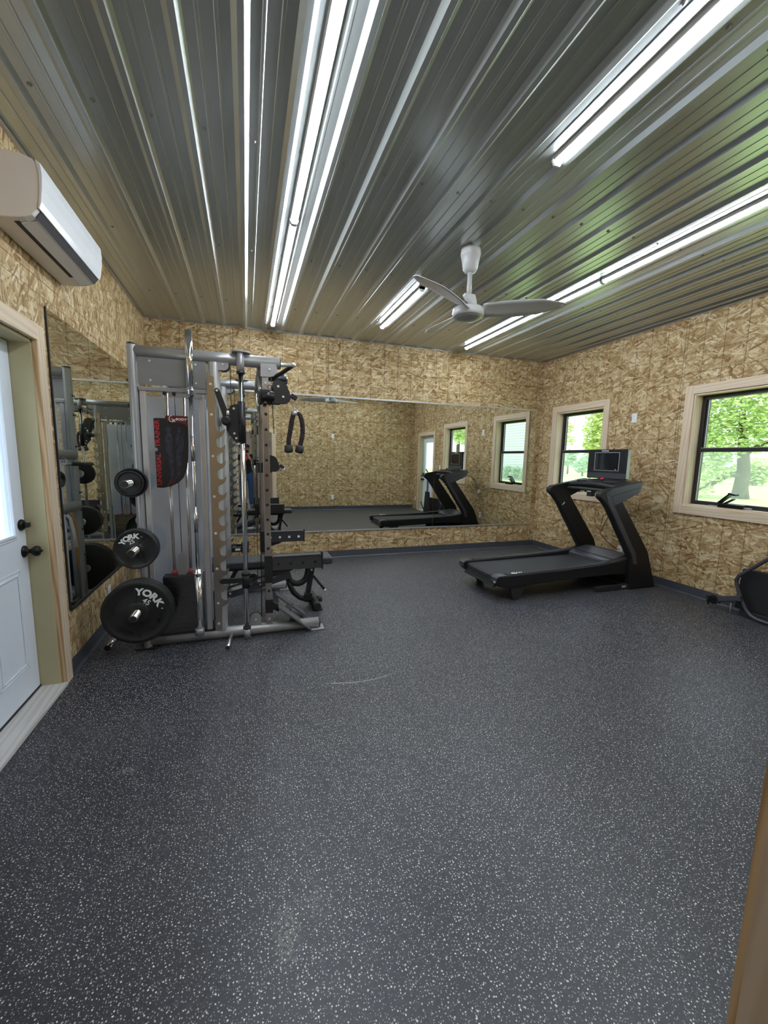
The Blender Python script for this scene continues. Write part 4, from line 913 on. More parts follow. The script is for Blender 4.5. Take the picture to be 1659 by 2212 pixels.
for pts, en in ((L_, (-0.058, -0.350, -0.056, -0.405)), (R_, (0.034, -0.352, 0.022, -0.404))):
    # twisted three strand rope
    strand = MB(); fine = []
    for k in range(len(pts) - 1):
        for q in range(8):
            f = q / 8; fine.append((pts[k][0] * (1 - f) + pts[k + 1][0] * f, pts[k][1] * (1 - f) + pts[k + 1][1] * f))
    fine.append(pts[-1])
    for h in range(3):
        cc = []
        for k, (a, b) in enumerate(fine):
            w = 2 * PI * (k * 0.10 + h / 3); cc.append((RX + a + 0.0095 * math.cos(w), RY + 0.0095 * math.sin(w), RZ + b))
        strand.tube(cc, 0.0105, 8)
    strand.build('rope', 'rope', rp_)
    e = MB().lathe((RX + en[0], RY, RZ + en[1]), (en[2] - en[0], 0, en[3] - en[1]), [(0.024, 0), (0.031, 0.004), (0.034, 0.045), (0.028, 0.058), (0.012, 0.061)], 20).build('rubber_end', 'rubber', rp_)

# ---- attachments hanging at the back of the machine (seen in the left mirror)
ah = thing('pull_down_bar', 'black gripped bar with chrome ends behind the smith machine, seen in the left mirror', 'cable attachment', (0.30, 4.3, 1.34))
MB().cyl((0.30, 3.97, 1.352), (0.30, 4.13, 1.349), 0.016, n=14).cyl((0.30, 4.62, 1.34), (0.30, 4.655, 1.34), 0.015, n=14).build('bar_end', 'chrome', ah)
MB().cyl((0.30, 4.13, 1.349), (0.30, 4.62, 1.340), 0.0165, n=14).build('grip', 'rubber', ah)
MB().beam((0.30, 4.05, 1.36), (0.335, 4.05, 1.40), 0.03, 0.012, (0, 1, 0)).build('hanger', 'chrome', ah)
tag(MB().tube([(0.325, 4.02, 0.93), (0.30, 4.02, 0.90), (0.285, 4.03, 0.80), (0.285, 4.065, 0.645)], [0.012] * 4, 10, flat=0.3).build('white_strap', 'white'), 'white webbing strap hanging behind the smith machine, seen in the left mirror', 'strap')
tag(MB().tube([(0.33, 4.07, 0.93), (0.30, 4.075, 0.91), (0.29, 4.09, 0.80), (0.29, 4.10, 0.66), (0.29, 4.07, 0.45)], [0.013, 0.013, 0.013, 0.010, 0.006], 10, flat=0.4).build('orange_strap', 'strap_orange'), 'orange strap hanging behind the smith machine, seen in the left mirror', 'strap')
hd_ = thing('ankle_strap', 'black looped ankle strap hanging on the back of the smith machine', 'cable attachment', (0.31, 3.98, 1.22))
MB().tube([(0.32, 3.93 + 0.07 * math.cos(2 * PI * k / 18), 1.23 + 0.05 * math.sin(2 * PI * k / 18)) for k in range(18)], 0.018, 10, True).build('loop', 'rubber', hd_)
MB().beam((0.32, 3.93, 1.28), (0.36, 3.93, 1.375), 0.02, 0.006, (0, 1, 0)).build('strap_tail', 'frame', hd_)

# ---- weight bench inside the machine
bn = thing('weight_bench', 'black adjustable weight bench lying flat inside the smith machine', 'bench', (1.3, 3.9, 0))
MB().prism(rounded(0.72, 1.30, 3.765, 4.035, 0.03), 'z', 0.435, 0.505).build('back_pad', 'vinyl', bn, 0.018, 3)
MB().prism(rounded(1.325, 1.885, 3.765, 4.035, 0.03), 'z', 0.430, 0.500).build('seat_pad', 'vinyl', bn, 0.018, 3)
MB().box(0.78, 1.27, 3.865, 3.935, 0.398, 0.436).build('pad_rail', 'black', bn, 0.004)
MB().box(1.36, 1.75, 3.865, 3.935, 0.395, 0.432).build('pad_rail', 'black', bn, 0.004)
MB().beam((0.84, 3.9, 0.145), (1.50, 3.9, 0.325), 0.07, 0.065).build('main_beam', 'tread_grey', bn, 0.006)
MB().beam((0.86, 3.86, 0.20), (1.36, 3.86, 0.335), 0.012, 0.03).beam((0.86, 3.94, 0.20), (1.36, 3.94, 0.335), 0.012, 0.03).build('adjustment_ladder', 'chrome', bn)
each(bolts(MB(), [(0.95, 3.862, 0.19), (1.22, 3.862, 0.255), (1.22, 3.862, 0.305)], '-y', 0.010, 0.008), 'bolt', 'bolt', bn)
MB().beam((0.88, 3.9, 0.17), (1.02, 3.9, 0.42), 0.05, 0.03).build('back_support', 'black', bn)
u_pts = [(1.47, 3.9, 0.325)] + [(1.565 - 0.095 * math.cos(math.radians(a)), 3.9, 0.325 - 0.10 * math.sin(math.radians(a))) for a in range(15, 180, 15)] + [(1.665, 3.9, 0.33), (1.675, 3.9, 0.415)]
MB().tube(u_pts, 0.030, 12).build('curved_bracket', 'black', bn)
each(bolts(MB(), [(1.555, 3.87, 0.345), (1.60, 3.87, 0.37)], '-y', 0.014, 0.012), 'bolt', 'bolt', bn)
f_pts = [(1.485, 3.9, 0.25), (1.495, 3.9, 0.20), (1.525, 3.9, 0.14), (1.58, 3.9, 0.085), (1.65, 3.9, 0.055), (1.74, 3.9, 0.050)]
MB().tube(f_pts, 0.026, 12).build('front_leg', 'black', bn)
MB().cyl((1.725, 3.70, 0.045), (1.725, 4.10, 0.045), 0.035, n=16).build('foot_tube', 'black', bn)
MB().cyl((1.745, 3.9, 0.05), (1.80, 3.9, 0.05), 0.030, n=16).build('foot_tube', 'black', bn)
MB().box(1.68, 1.775, 3.72, 4.08, 0.0, 0.014).build('rubber_foot', 'rubber', bn, 0.004)
MB().beam((1.715, 3.9, 0.42), (1.655, 3.9, 0.075), 0.045, 0.045, (0, 1, 0)).build('front_strut', 'black', bn, 0.004)
MB().box(1.63, 1.70, 3.865, 3.935, 0.05, 0.125).build('strut_bracket', 'black', bn, 0.004)
hnd = MB().cyl((1.715, 3.88, 0.295), (1.815, 3.84, 0.165), 0.013, n=12).build('adjust_handle', 'rubber', bn)
MB().sphere((1.82, 3.838, 0.158), 0.014).sphere((1.735, 3.872, 0.268), 0.012).sphere((1.695, 3.87, 0.36), 0.012).build('bolt', 'bolt', bn)
MB().cyl((0.86, 3.66, 0.045), (0.86, 4.14, 0.045), 0.035, n=16).build('foot_tube', 'black', bn)
MB().beam((0.86, 3.9, 0.06), (0.86, 3.9, 0.16), 0.06, 0.06, (0, 1, 0)).build('rear_leg', 'black', bn)
MB().box(0.82, 0.90, 3.68, 4.12, 0.0, 0.012).build('rubber_foot', 'rubber', bn, 0.004)
# ---- attachment bar resting on the far catch with a white label
db_ = thing('dip_handle', 'black bracket with a small white label mounted at the far side of the smith machine', 'attachment', (0.99, YF, 0.49))
MB().box(0.955, 1.055, YF - 0.10, YF - 0.06, 0.462, 0.512).build('bracket', 'black', db_, 0.004)
MB().box(0.99, 1.04, YF - 0.1015, YF - 0.1, 0.478, 0.500).build('label', 'white_ink', db_)
MB().box(1.05, 1.075, YF - 0.11, YF - 0.05, 0.45, 0.56).build('clamp', 'black', db_, 0.004)
MB().beam((0.99, YF - 0.07, 0.487), (0.975, YF + 0.04, 0.487), 0.03, 0.03).build('stem', 'black', db_)

# ================================================================ TREADMILL
tm = thing('treadmill', 'black treadmill with a screen facing the smith machine, under the far window', 'treadmill', (4.6, 3.81, 0))
TN, TF = 3.43, 4.20
def rail(y0, y1):
    top = [(3.50, 0.215), (3.505, 0.255), (3.53, 0.272), (3.62, 0.276), (4.40, 0.292), (4.85, 0.312), (5.10, 0.338), (5.28, 0.362)]
    bot = [(5.45, 0.345), (5.50, 0.16), (5.0, 0.185), (4.45, 0.175), (3.75, 0.150), (3.62, 0.145), (3.54, 0.165)]
    return MB().prism(top + bot, 'y', y0, y1)
deck = MB().box(3.60, 5.25, TN + 0.10, TF - 0.10, 0.185, 0.245).build('deck', 'tread_black', tm)
MB().prism([(3.545, 0.205), (3.55, 0.238), (3.57, 0.255), (5.17, 0.272), (5.17, 0.262), (3.60, 0.245), (3.57, 0.22), (3.57, 0.20)], 'y', TN + 0.105, TF - 0.105).build('running_belt', 'belt', tm)
for a, b, sgn in ((TN, TN + 0.10, 1), (TF - 0.10, TF, -1)):
    sr = rail(a, b).build('side_rail', 'tread_black', tm, 0.012, 3)
    fr_ = a + 0.018 if sgn > 0 else a + 0.012
    MB().prism([(3.66, 0.2765), (4.40, 0.2925), (4.85, 0.3125), (5.02, 0.330), (5.02, 0.334), (4.85, 0.317), (4.40, 0.297), (3.66, 0.281)], 'y', fr_, fr_ + 0.07).build('foot_rail', 'belt', sr)
    ec = MB().prism([(3.498, 0.215), (3.503, 0.258), (3.53, 0.2765), (3.615, 0.2795), (3.615, 0.274), (3.54, 0.27), (3.51, 0.25), (3.505, 0.215)], 'y', a + 0.002, b - 0.002).build('rail_cap', 'tread_grey', sr)
    f_ = a + 0.02 if sgn > 0 else b - 0.07
    MB().prism([(3.69, 0.155), (3.90, 0.165), (3.85, 0.09), (3.80, 0.008), (3.74, 0.0), (3.725, 0.02)], 'y', f_, f_ + 0.05).build('rear_foot', 'rubber', tm, 0.006)
MB().prism([(3.535, 0.145), (3.55, 0.20), (3.60, 0.21), (3.60, 0.145)], 'y', TN + 0.09, TF - 0.09).build('roller_guard', 'rubber', tm)
MB().cyl((3.575, TN + 0.10, 0.225), (3.575, TF - 0.10, 0.225), 0.027, n=18).build('rear_roller', 'belt', tm)
MB().box(3.522, 3.548, TN + 0.09, TF - 0.09, 0.14, 0.152).build('rear_bar', 'rubber', tm)
MB().box(3.4985, 3.5005, TN + 0.015, TN + 0.05, 0.205, 0.225).build('label', 'white_ink', tm)
# white emblem on the near rail: ring with running strokes
em = MB(); ex, ey, ez = 3.77, TN + 0.05, 0.2845
em.tube([(ex - 0.02 + 0.035 * math.cos(2 * PI * k / 20), ey + 0.020 * math.sin(2 * PI * k / 20), ez + 0.0005) for k in range(3, 18)], 0.004, 6)
em.tube([(ex - 0.01, ey - 0.02, ez), (ex + 0.02, ey + 0.02, ez), (ex + 0.03, ey - 0.012, ez + 0.001), (ex + 0.05, ey + 0.02, ez + 0.001), (ex + 0.058, ey - 0.008, ez + 0.001), (ex + 0.08, ey + 0.016, ez + 0.0015)], 0.0045, 6)
em.build('emblem', 'white_ink', tm)
hood = [(5.03, 0.255), (5.035, 0.315), (5.08, 0.330), (5.18, 0.352), (5.30, 0.385), (5.42, 0.372), (5.50, 0.30), (5.54, 0.16), (5.03, 0.16)]
hd2 = MB().prism(hood, 'y', TN + 0.085, TF - 0.085).build('motor_hood', 'tread_grey', tm, 0.014, 3)
MB().prism([(5.11, 0.341), (5.115, 0.338), (5.125, 0.340), (5.12, 0.3435)], 'y', TN + 0.10, TF - 0.10).build('hood_seam', 'rubber', hd2)
post = [(4.722, 1.060), (4.728, 1.115), (4.765, 1.148), (4.90, 1.172), (5.30, 1.240), (5.325, 1.225), (5.283, 1.122), (5.06, 1.060), (5.045, 1.035), (5.34, 0.62), (5.68, 0.0), (5.30, 0.0), (5.22, 0.40), (5.00, 0.715), (4.765, 1.035)]
postb = [(4.722, 1.060), (4.728, 1.115), (4.765, 1.146), (4.90, 1.168), (5.295, 1.236), (5.28, 1.125), (5.05, 1.060), (5.035, 1.035), (5.33, 0.60), (5.505, 0.43), (5.675, 0.0), (5.30, 0.0), (5.23, 0.38), (5.19, 0.46), (4.765, 1.035)]
def upright(y0, y1, out):
    p = [(4.715, 1.075), (4.722, 1.118), (4.765, 1.150), (4.90, 1.176), (5.30, 1.246), (5.322, 1.228), (5.282, 1.118), (5.055, 1.018), (5.505, 0.435), (5.676, 0.0), (5.275, 0.0), (5.255, 0.36), (5.19, 0.46), (4.86, 0.945), (4.79, 1.02)]
    return MB().prism(p, 'y', y0, y1)
for (a, b, oy) in ((TN - 0.04, TN + 0.035, TN - 0.0415), (TF - 0.035, TF + 0.04, TF + 0.0395)):
    up = upright(a, b, oy).build('upright', 'tread_black', tm, 0.012, 3)
    MB().prism([(4.80, 1.120), (4.90, 1.170), (5.29, 1.238), (5.315, 1.225), (5.302, 1.185), (5.00, 1.120), (4.88, 1.085)], 'y', oy, oy + 0.002).build('arm_cover', 'tread_grey', up)
    MB().prism([(4.88, 1.078), (5.00, 1.112), (5.300, 1.178), (5.280, 1.122), (5.045, 1.025), (4.93, 0.985)], 'y', oy, oy + 0.002).build('arm_cover', 'tread_grey', up)
    MB().prism([(4.80, 1.115), (4.875, 1.08), (4.925, 0.985), (5.31, 0.43), (5.35, 0.30), (5.29, 0.30), (5.25, 0.42), (4.84, 1.01)], 'y', oy + 0.0005, oy + 0.0015).build('post_cover', 'tread_grey', up)
MB().beam((4.93, TF - 0.0362, 0.905), (4.965, TF - 0.0362, 0.94), 0.001, 0.012, (1, 0, 0)).build('label', 'white_ink', tm)
# dashboard between the arms, front handle bar, screen
ds = MB(); vs = []; nn = 12
for k in range(nn + 1):
    f = k / nn; y = TN + 0.03 + (TF - TN - 0.06) * f; arch = math.sin(PI * f) * 0.028
    vs += [(4.99, y, 1.165 + arch * 0.6), (5.02, y, 1.195 + arch), (5.20, y, 1.228 + arch), (5.33, y, 1.232 + arch), (5.36, y, 1.200 + arch), (5.30, y, 1.130 + arch * 0.5), (5.05, y, 1.118 + arch * 0.5)]
q = 7; ds.add(vs, [(k * q + j, k * q + (j + 1) % q, (k + 1) * q + (j + 1) % q, (k + 1) * q + j) for k in range(nn) for j in range(q)], True)
ds.add(vs, [tuple(range(q)), tuple(range(nn * q, nn * q + q))[::-1]])
dash = ds.build('dashboard', 'tread_black', tm)
each(MB().prism(rounded(5.03, 5.19, TN + 0.12, TN + 0.26, 0.03), 'z', 1.212, 1.236).prism(rounded(5.03, 5.19, TF - 0.26, TF - 0.12, 0.03), 'z', 1.212, 1.236), 'cup_tray', 'rubber', dash, 0.006)
hb_ = [(5.02 - 0.10 * math.sin(PI * k / 14) ** 0.7, TN + 0.02 + (TF - TN - 0.04) * k / 14, 1.125 + 0.012 * math.sin(PI * k / 14)) for k in range(15)]
MB().tube(hb_, 0.019, 12).build('handle_bar', 'rubber', tm)
MB().box(4.998, 5.06, 3.79, 3.86, 1.045, 1.125).build('key_clip', 'rubber', tm, 0.004)
MB().box(4.9965, 4.998, 3.795, 3.855, 1.100, 1.122).build('label', 'white_ink', tm)
MB().lathe((5.10, 3.74, 1.238), (-0.35, 0, 1), [(0.008, 0), (0.008, 0.012), (0.018, 0.014), (0.021, 0.024), (0.014, 0.034), (0.004, 0.036)], 18).build('safety_key', 'red', tm)
MB().lathe((4.80, TF - 0.0, 1.150), (-0.1, 0, 1), [(0.018, 0), (0.018, 0.008), (0.008, 0.013)], 14).build('safety_button', 'red', tm)
SX, SY = 5.235, 3.832
MB().box(SX + 0.03, SX + 0.075, SY - 0.09, SY + 0.09, 1.20, 1.32).build('screen_neck', 'tread_black', tm, 0.008)
scn = MB().prism(rounded(SY - 0.283, SY + 0.283, 1.255, 1.607, 0.012), 'x', SX, SX + 0.045).build('screen_housing', 'tread_black', tm, 0.006)
MB().box(SX - 0.0015, SX + 0.001, SY - 0.280, SY + 0.280, 1.262, 1.325).build('screen_shelf', 'tread_grey', scn)
MB().box(SX + 0.002, SX + 0.043, SY - 0.2855, SY - 0.2825, 1.265, 1.60).build('side_trim', 'frame', scn)
MB().box(SX - 0.0015, SX + 0.001, SY - 0.178, SY + 0.178, 1.352, 1.570).build('bezel', 'grey_ink', scn)
MB().box(SX - 0.003, SX - 0.001, SY - 0.172, SY + 0.172, 1.357, 1.565).build('display', 'screen', scn)
text('NordicTrack', 0.019, 'white_ink', scn, facing((SX - 0.001, SY + 0.03, 1.589), (0, -1, 0), (0, 0, 1)), 'lettering', 0.0006, 0.0006)
MB().box(SX - 0.0036, SX - 0.003, SY - 0.145, SY - 0.128, 1.366, 1.371).build('label', 'white_ink', scn)
bt = MB()
for k in range(9):
    for sgn in (-1, 1): bt.cyl((SX - 0.001, SY + sgn * 0.262, 1.36 + 0.025 * k), (SX + 0.001, SY + sgn * 0.262, 1.36 + 0.025 * k), 0.004, n=8)
each(bt, 'speed_button', 'tread_grey', scn)
for y in (TN - 0.02, TF - 0.02):
    br = MB().box(4.80, 5.60, y, y + 0.04, 0.005, 0.060).build('base_rail', 'rubber', tm, 0.003)
    if y < 3.5: MB().box(5.175, 5.235, y - 0.001, y, 0.028, 0.050).build('label', 'grey_ink', br)
MB().box(5.28, 5.66, TN, TF, 0.012, 0.045).build('base_crossbar', 'rubber', tm)
MB().box(5.40, 5.48, TN + 0.1, TF - 0.1, 0.04, 0.16).build('lift_frame', 'rubber', tm)
# ---- cord from the outlet
cdm = thing('power_cord', 'black power cord with a white tag hanging behind the near treadmill post', 'cord', (5.7, 4.0, 0.4))
MB().tube([(5.775, 4.005, 0.32), (5.74, 4.01, 0.31), (5.70, 4.06, 0.36), (5.68, 4.16, 0.42), (5.66, 4.18, 0.46), (5.655, 4.22, 0.50), (5.66, 4.16, 0.66), (5.67, 4.08, 0.82), (5.66, 3.98, 0.98), (5.60, 3.90, 1.10), (5.40, 3.86, 1.16)], 0.0045, 8).build('cable', 'rubber', cdm)
MB().tube([(5.668, 4.12, 0.80), (5.66, 4.20, 0.74), (5.66, 4.22, 0.66)], 0.0045, 8).build('cable_tail', 'rubber', cdm)
MB().box(5.648, 5.672, 4.09, 4.145, 0.775, 0.845).build('tag', 'white', cdm, 0.006)
MB().lathe((5.66, 4.22, 0.66), (0, 0.1, -1), [(0.007, 0), (0.007, 0.03), (0.003, 0.032), (0.003, 0.045)], 10).build('plug', 'chrome', cdm)

# ================================================================ MACHINE AT THE RIGHT EDGE
ex = thing('exercise_machine', 'dark exercise machine with a bent tubular frame at the right edge of the photo', 'gym machine', (5.6, 2.2, 0))
lp_ = [(1.60, 1.18), (1.95, 0.955), (2.31, 0.605), (2.44, 0.470), (2.515, 0.395), (2.535, 0.345), (2.525, 0.300), (2.48, 0.190), (2.43, 0.095), (2.385, 0.045), (2.33, 0.026), (2.27, 0.022), (1.60, 0.022)]
MB().tube([(5.60, y, z) for y, z in lp_], 0.0165, 14).build('tube_frame', 'tread_grey', ex)
MB().prism([(2.555, 0.06), (2.53, 0.455), (2.50, 0.462), (1.65, 0.452), (1.60, 0.06)], 'x', 5.66, 5.70).build('side_shroud', 'black', ex, 0.006)
MB().box(5.64, 5.69, 1.66, 2.50, 0.0, 0.06).build('base_bar', 'rubber', ex, 0.004)
MB().beam((5.585, 2.46, 0.186), (5.585, 2.66, 0.118), 0.045, 0.05).build('foot_arm', 'tread_grey', ex, 0.003)
MB().beam((5.585, 2.48, 0.155), (5.585, 2.66, 0.085), 0.07, 0.012).build('foot_arm_base', 'black', ex)
fk = MB(); fk.box(5.555, 5.565, 2.655, 2.745, 0.06, 0.125).box(5.61, 5.62, 2.655, 2.745, 0.06, 0.125).cyl((5.555, 2.735, 0.11), (5.555, 2.725, 0.035), 0.006, n=8).cyl((5.62, 2.735, 0.11), (5.62, 2.725, 0.035), 0.006, n=8); fk.build('foot_fork', 'bronze', ex)
MB().lathe((5.60, 2.55, 0.125), (0, 0, -1), [(0.014, 0), (0.012, 0.04), (0.004, 0.085), (0.003, 0.12)], 12).build('levelling_foot', 'frame_light', ex)
MB().prism([(1.70, 0.06), (2.10, 0.06), (1.95, 0.62), (1.80, 0.62)], 'x', 5.50, 5.56).build('drive_cover', 'black', ex, 0.01)
MB().beam((5.52, 1.90, 0.60), (5.60, 1.74, 1.02), 0.05, 0.04).build('mast', 'black', ex, 0.004)
MB().cyl((5.40, 1.74, 1.02), (5.70, 1.74, 1.02), 0.016, n=12).build('handle', 'rubber', ex)
tag(MB().cyl((5.42, 2.08, 0.012), (5.36, 1.86, 0.36), 0.015, n=12).build('exercise_rod', 'rubber'), 'black rod leaning in front of the side door, seen in the back mirror', 'rod')

# ================================================================ PERSON IN THE DOORWAY (seen in the mirror)
PX, PYY = 1.14, -0.44
pr = thing('person', 'person in black t-shirt and blue jeans holding up a phone in the doorway', 'person', (PX, PYY, 0))
def skin(name, nodes, edges, mat, parent, root=0, sub=2):
    off = Vector((0, 0, 0)); p = parent
    while p is not None: off += p.location; p = p.parent
    me = bpy.data.meshes.new(name); me.from_pydata([tuple(Vector(nd[0]) - off) for nd in nodes], edges, [])
    me.materials.append(M[mat]); o = bpy.data.objects.new(name, me); COL.objects.link(o); o.parent = parent
    md = o.modifiers.new('skin', 'SKIN'); md.use_smooth_shade = True
    sv = me.skin_vertices[0] if me.skin_vertices else None
    if sv is None: return o
    for k, nd in enumerate(nodes):
        r = nd[1]; sv.data[k].radius = (r, r) if isinstance(r, (int, float)) else r
        sv.data[k].use_root = (k == root)
    sb = o.modifiers.new('sub', 'SUBSURF'); sb.levels = sub; sb.render_levels = sub
    return o
def skin_obj(name, nodes, edges, mat, parent, root=0, sub=2):
    # the skin layer must exist before radii are set
    off = Vector((0, 0, 0)); p = parent
    while p is not None: off += p.location; p = p.parent
    bm = bmesh.new(); lay = bm.verts.layers.skin.verify(); vv = []
    for k, (co, r) in enumerate(nodes):
        v = bm.verts.new(tuple(Vector(co) - off)); v[lay].radius = (r, r) if isinstance(r, (int, float)) else r; v[lay].use_root = (k == root); vv.append(v)
    for a, b in edges: bm.edges.new((vv[a], vv[b]))
    me = bpy.data.meshes.new(name); bm.to_mesh(me); bm.free(); me.materials.append(M[mat])
    o = bpy.data.objects.new(name, me); COL.objects.link(o); o.parent = parent
    md = o.modifiers.new('skin', 'SKIN'); md.use_smooth_shade = True
    sb = o.modifiers.new('sub', 'SUBSURF'); sb.levels = sub; sb.render_levels = sub
    return o
N = []; E_ = []
def nd(co, r, link=None):
    N.append(((PX + co[0], PYY + co[1], co[2]), r)); i = len(N) - 1
    if link is not None: E_.append((link, i))
    return i
pel = nd((0, 0, 0.95), (0.15, 0.105)); wst = nd((0, 0.0, 1.10), (0.135, 0.10), pel); ch = nd((0, 0.01, 1.30), (0.155, 0.11), wst); nb = nd((0, 0.0, 1.44), (0.085, 0.075), ch)
nk = nd((0, 0.012, 1.515), 0.055, nb); jaw = nd((0, 0.035, 1.575), (0.062, 0.075), nk); hm = nd((0, 0.035, 1.65), (0.074, 0.090), jaw); ht = nd((0, 0.028, 1.715), (0.062, 0.075), hm)
no = nd((0, 0.125, 1.615), 0.013, hm)
for sg in (-1, 1):
    er = nd((sg * 0.078, 0.03, 1.625), (0.010, 0.022), hm)
    sh = nd((sg * 0.185, 0.0, 1.42), 0.060, nb); el = nd((sg * 0.235, 0.16, 1.185), 0.044, sh); wr = nd((sg * 0.088, 0.345, 1.355), 0.029, el); pm = nd((sg * 0.066, 0.385, 1.395), (0.022, 0.036), wr)
    for q, (dz, ln) in enumerate(((-0.035, 0.9), (-0.012, 1.0), (0.011, 1.05), (0.033, 0.95))):
        f0 = nd((sg * 0.052, 0.398, 1.405 + dz), 0.0095, pm); f1 = nd((sg * 0.040 * ln, 0.412, 1.408 + dz * 1.1), 0.0088, f0); f2 = nd((sg * (0.040 - 0.022 * ln), 0.414, 1.408 + dz * 1.1), 0.0078, f1)
    t0 = nd((sg * 0.062, 0.385, 1.425), 0.011, pm); t1 = nd((sg * 0.050, 0.398, 1.452), 0.0095, t0)
    hp = nd((sg * 0.095, 0.0, 0.90), 0.098, pel); kn = nd((sg * 0.105, 0.02, 0.50), 0.064, hp); an = nd((sg * 0.11, -0.01, 0.10), 0.045, kn); to = nd((sg * 0.12, 0.13, 0.045), 0.040, an)
skin_obj('body', N, E_, 'skin', pr)
fc = MB()
for sg in (-1, 1): fc.sphere((PX + sg * 0.030, PYY + 0.115, 1.645), 0.010)
each(fc, 'eye', 'poster_black', pr)
MB().sphere((PX, PYY + 0.116, 1.578), 0.022, 12, (1.1, 0.4, 0.25)).build('mouth', 'poster_dark_red', pr)
MB().sphere((PX, PYY + 0.015, 1.685), 0.098, 16, (0.88, 1.05, 0.78)).build('hair', 'hair', pr)
bd = MB().sphere((PX, PYY + 0.055, 1.560), 0.075, 14, (0.85, 0.95, 0.62)).build('beard', 'hair', pr)
def cloth(name, ns, es, mat): return skin_obj(name, [((PX + c[0], PYY + c[1], c[2]), r) for c, r in ns], es, mat, pr)
cloth('shirt', [((0, 0, 0.84), (0.195, 0.15)), ((0, 0, 1.10), (0.175, 0.135)), ((0, 0.01, 1.30), (0.185, 0.14)), ((0, 0, 1.43), (0.12, 0.095)), ((0, 0.005, 1.49), (0.075, 0.07)),
                ((-0.19, 0, 1.42), 0.078), ((-0.225, 0.10, 1.27), 0.072), ((0.19, 0, 1.42), 0.078), ((0.225, 0.10, 1.27), 0.072)],
      [(0, 1), (1, 2), (2, 3), (3, 4), (3, 5), (5, 6), (3, 7), (7, 8)], 'shirt')
cloth('jeans', [((0, 0, 1.10), (0.165, 0.125)), ((0, 0, 0.95), (0.172, 0.128)), ((-0.1, 0, 0.86), 0.118), ((-0.11, 0.02, 0.50), 0.088), ((-0.115, -0.005, 0.045), 0.080), ((0.1, 0, 0.86), 0.118), ((0.11, 0.02, 0.50), 0.088), ((0.115, -0.005, 0.045), 0.080)],
      [(0, 1), (1, 2), (2, 3), (3, 4), (1, 5), (5, 6), (6, 7)], 'jeans')
for sg in (-1, 1):
    MB().prism(rounded(PX + sg * 0.118 - 0.048, PX + sg * 0.118 + 0.048, PYY - 0.085, PYY + 0.205, 0.042, 5), 'z', 0.0, 0.085).build('shoe', 'shoe', pr, 0.02, 3)
ph_ = thing('phone', 'phone in a red case held up by the person in the doorway', 'phone', (1.116, -0.016, 1.41))
MB().prism(rounded(1.078, 1.154, 1.33, 1.488, 0.012), 'y', -0.022, -0.010).build('case', 'red', ph_, 0.002)
MB().box(1.122, 1.150, -0.010, -0.008, 1.445, 1.484).build('camera_bump', 'poster_black', ph_)
MB().prism(rounded(1.081, 1.151, 1.334, 1.484, 0.010), 'y', -0.0228, -0.022).build('display', 'screen', ph_)

# ================================================================ OUTDOORS
GZ = -0.35
lawn = MB().add([(W + 0.2, -60, GZ), (140, -60, GZ), (140, 140, GZ), (W + 0.2, 140, GZ)], [(0, 1, 2, 3)]).add([(-60, -60, GZ), (-0.2, -60, GZ), (-0.2, 60, GZ), (-60, 60, GZ)], [(0, 1, 2, 3)]).build('lawn', 'grass'); struct(lawn, 'green lawn outside the windows')
def leaves(blobs, n, size, rnd, flat=0.8):
    mb = MB(); tot = sum(b[3] ** 2 for b in blobs)
    for cx, cy_, cz, r in blobs:
        for k in range(int(n * r * r / tot)):
            d = Vector((rnd.gauss(0, 1), rnd.gauss(0, 1), rnd.gauss(0, 1))).normalized() * r * (rnd.random() ** 0.4)
            c = Vector((cx, cy_, cz)) + Vector((d.x, d.y, d.z * flat)); s_ = size * (0.6 + 0.8 * rnd.random())
            R = Matrix.Rotation(rnd.random() * 2 * PI, 3, 'Z') @ Matrix.Rotation(rnd.random() * PI, 3, 'X')
            a, b = R @ Vector((s_, 0, 0)), R @ Vector((0, s_ * 0.55, 0))
            mb.add([c - a, c - b, c + a, c + b], [(0, 1, 2, 3)])
    return mb
def tree(label, blobs, trunk, n, size, seed, leaf='leaf', group='trees outside the windows', name='tree'):
    rnd = random.Random(seed); t = thing(name, label, 'tree', trunk[0][0][0], group)
    tb = MB()
    for path, rad in trunk: tb.tube(path, rad, 10)
    tb.build('trunk', 'bark', t)
    leaves(blobs, n, size, rnd).build('crown', leaf, t, fix=False)
    return t
struct(MB().box(-45.0, -0.22, -40.0, 40.0, GZ - 0.2, -0.08).build('patio', 'concrete'), 'pale concrete outside the entry door')
bl = [(24.34, 15.35, 4.43, 1.75), (24.92, 14.35, 4.81, 1.91), (25.52, 13.44, 4.29, 1.91), (24.51, 15.35, 2.51, 1.43), (24.97, 14.58, 2.98, 1.59), (25.51, 13.66, 2.96, 1.2), (24.54, 15.34, 1.29, 1.21), (24.7, 15.0, 1.3, 0.9), (24.36, 15.6, 0.2, 0.8), (24.16, 15.85, 2.76, 1.59), (26.03, 12.55, 4.0, 2.0), (24.29, 14.97, 6.24, 1.91), (25.1, 13.63, 6.27, 1.91), (23.7, 16.3, 4.4, 1.6)]
tree('large leafy tree with a leaning thick trunk on the lawn outside the near window', bl,
     [([(26.5, 14.72, GZ), (26.3, 14.62, 0.2), (25.9, 14.35, 1.1), (25.5, 14.25, 2.2), (25.1, 14.3, 4.2)], [0.42, 0.33, 0.29, 0.24, 0.12]),
      ([(25.95, 14.4, 1.0), (25.4, 14.75, 0.95), (24.8, 15.1, 0.45), (24.3, 15.4, 0.1)], [0.22, 0.18, 0.12, 0.05]),
      ([(25.5, 14.25, 2.0), (25.8, 13.5, 2.6), (26.1, 12.8, 2.4), (26.3, 12.4, 1.8)], [0.16, 0.11, 0.07, 0.03])], 12500, 0.115, 3)
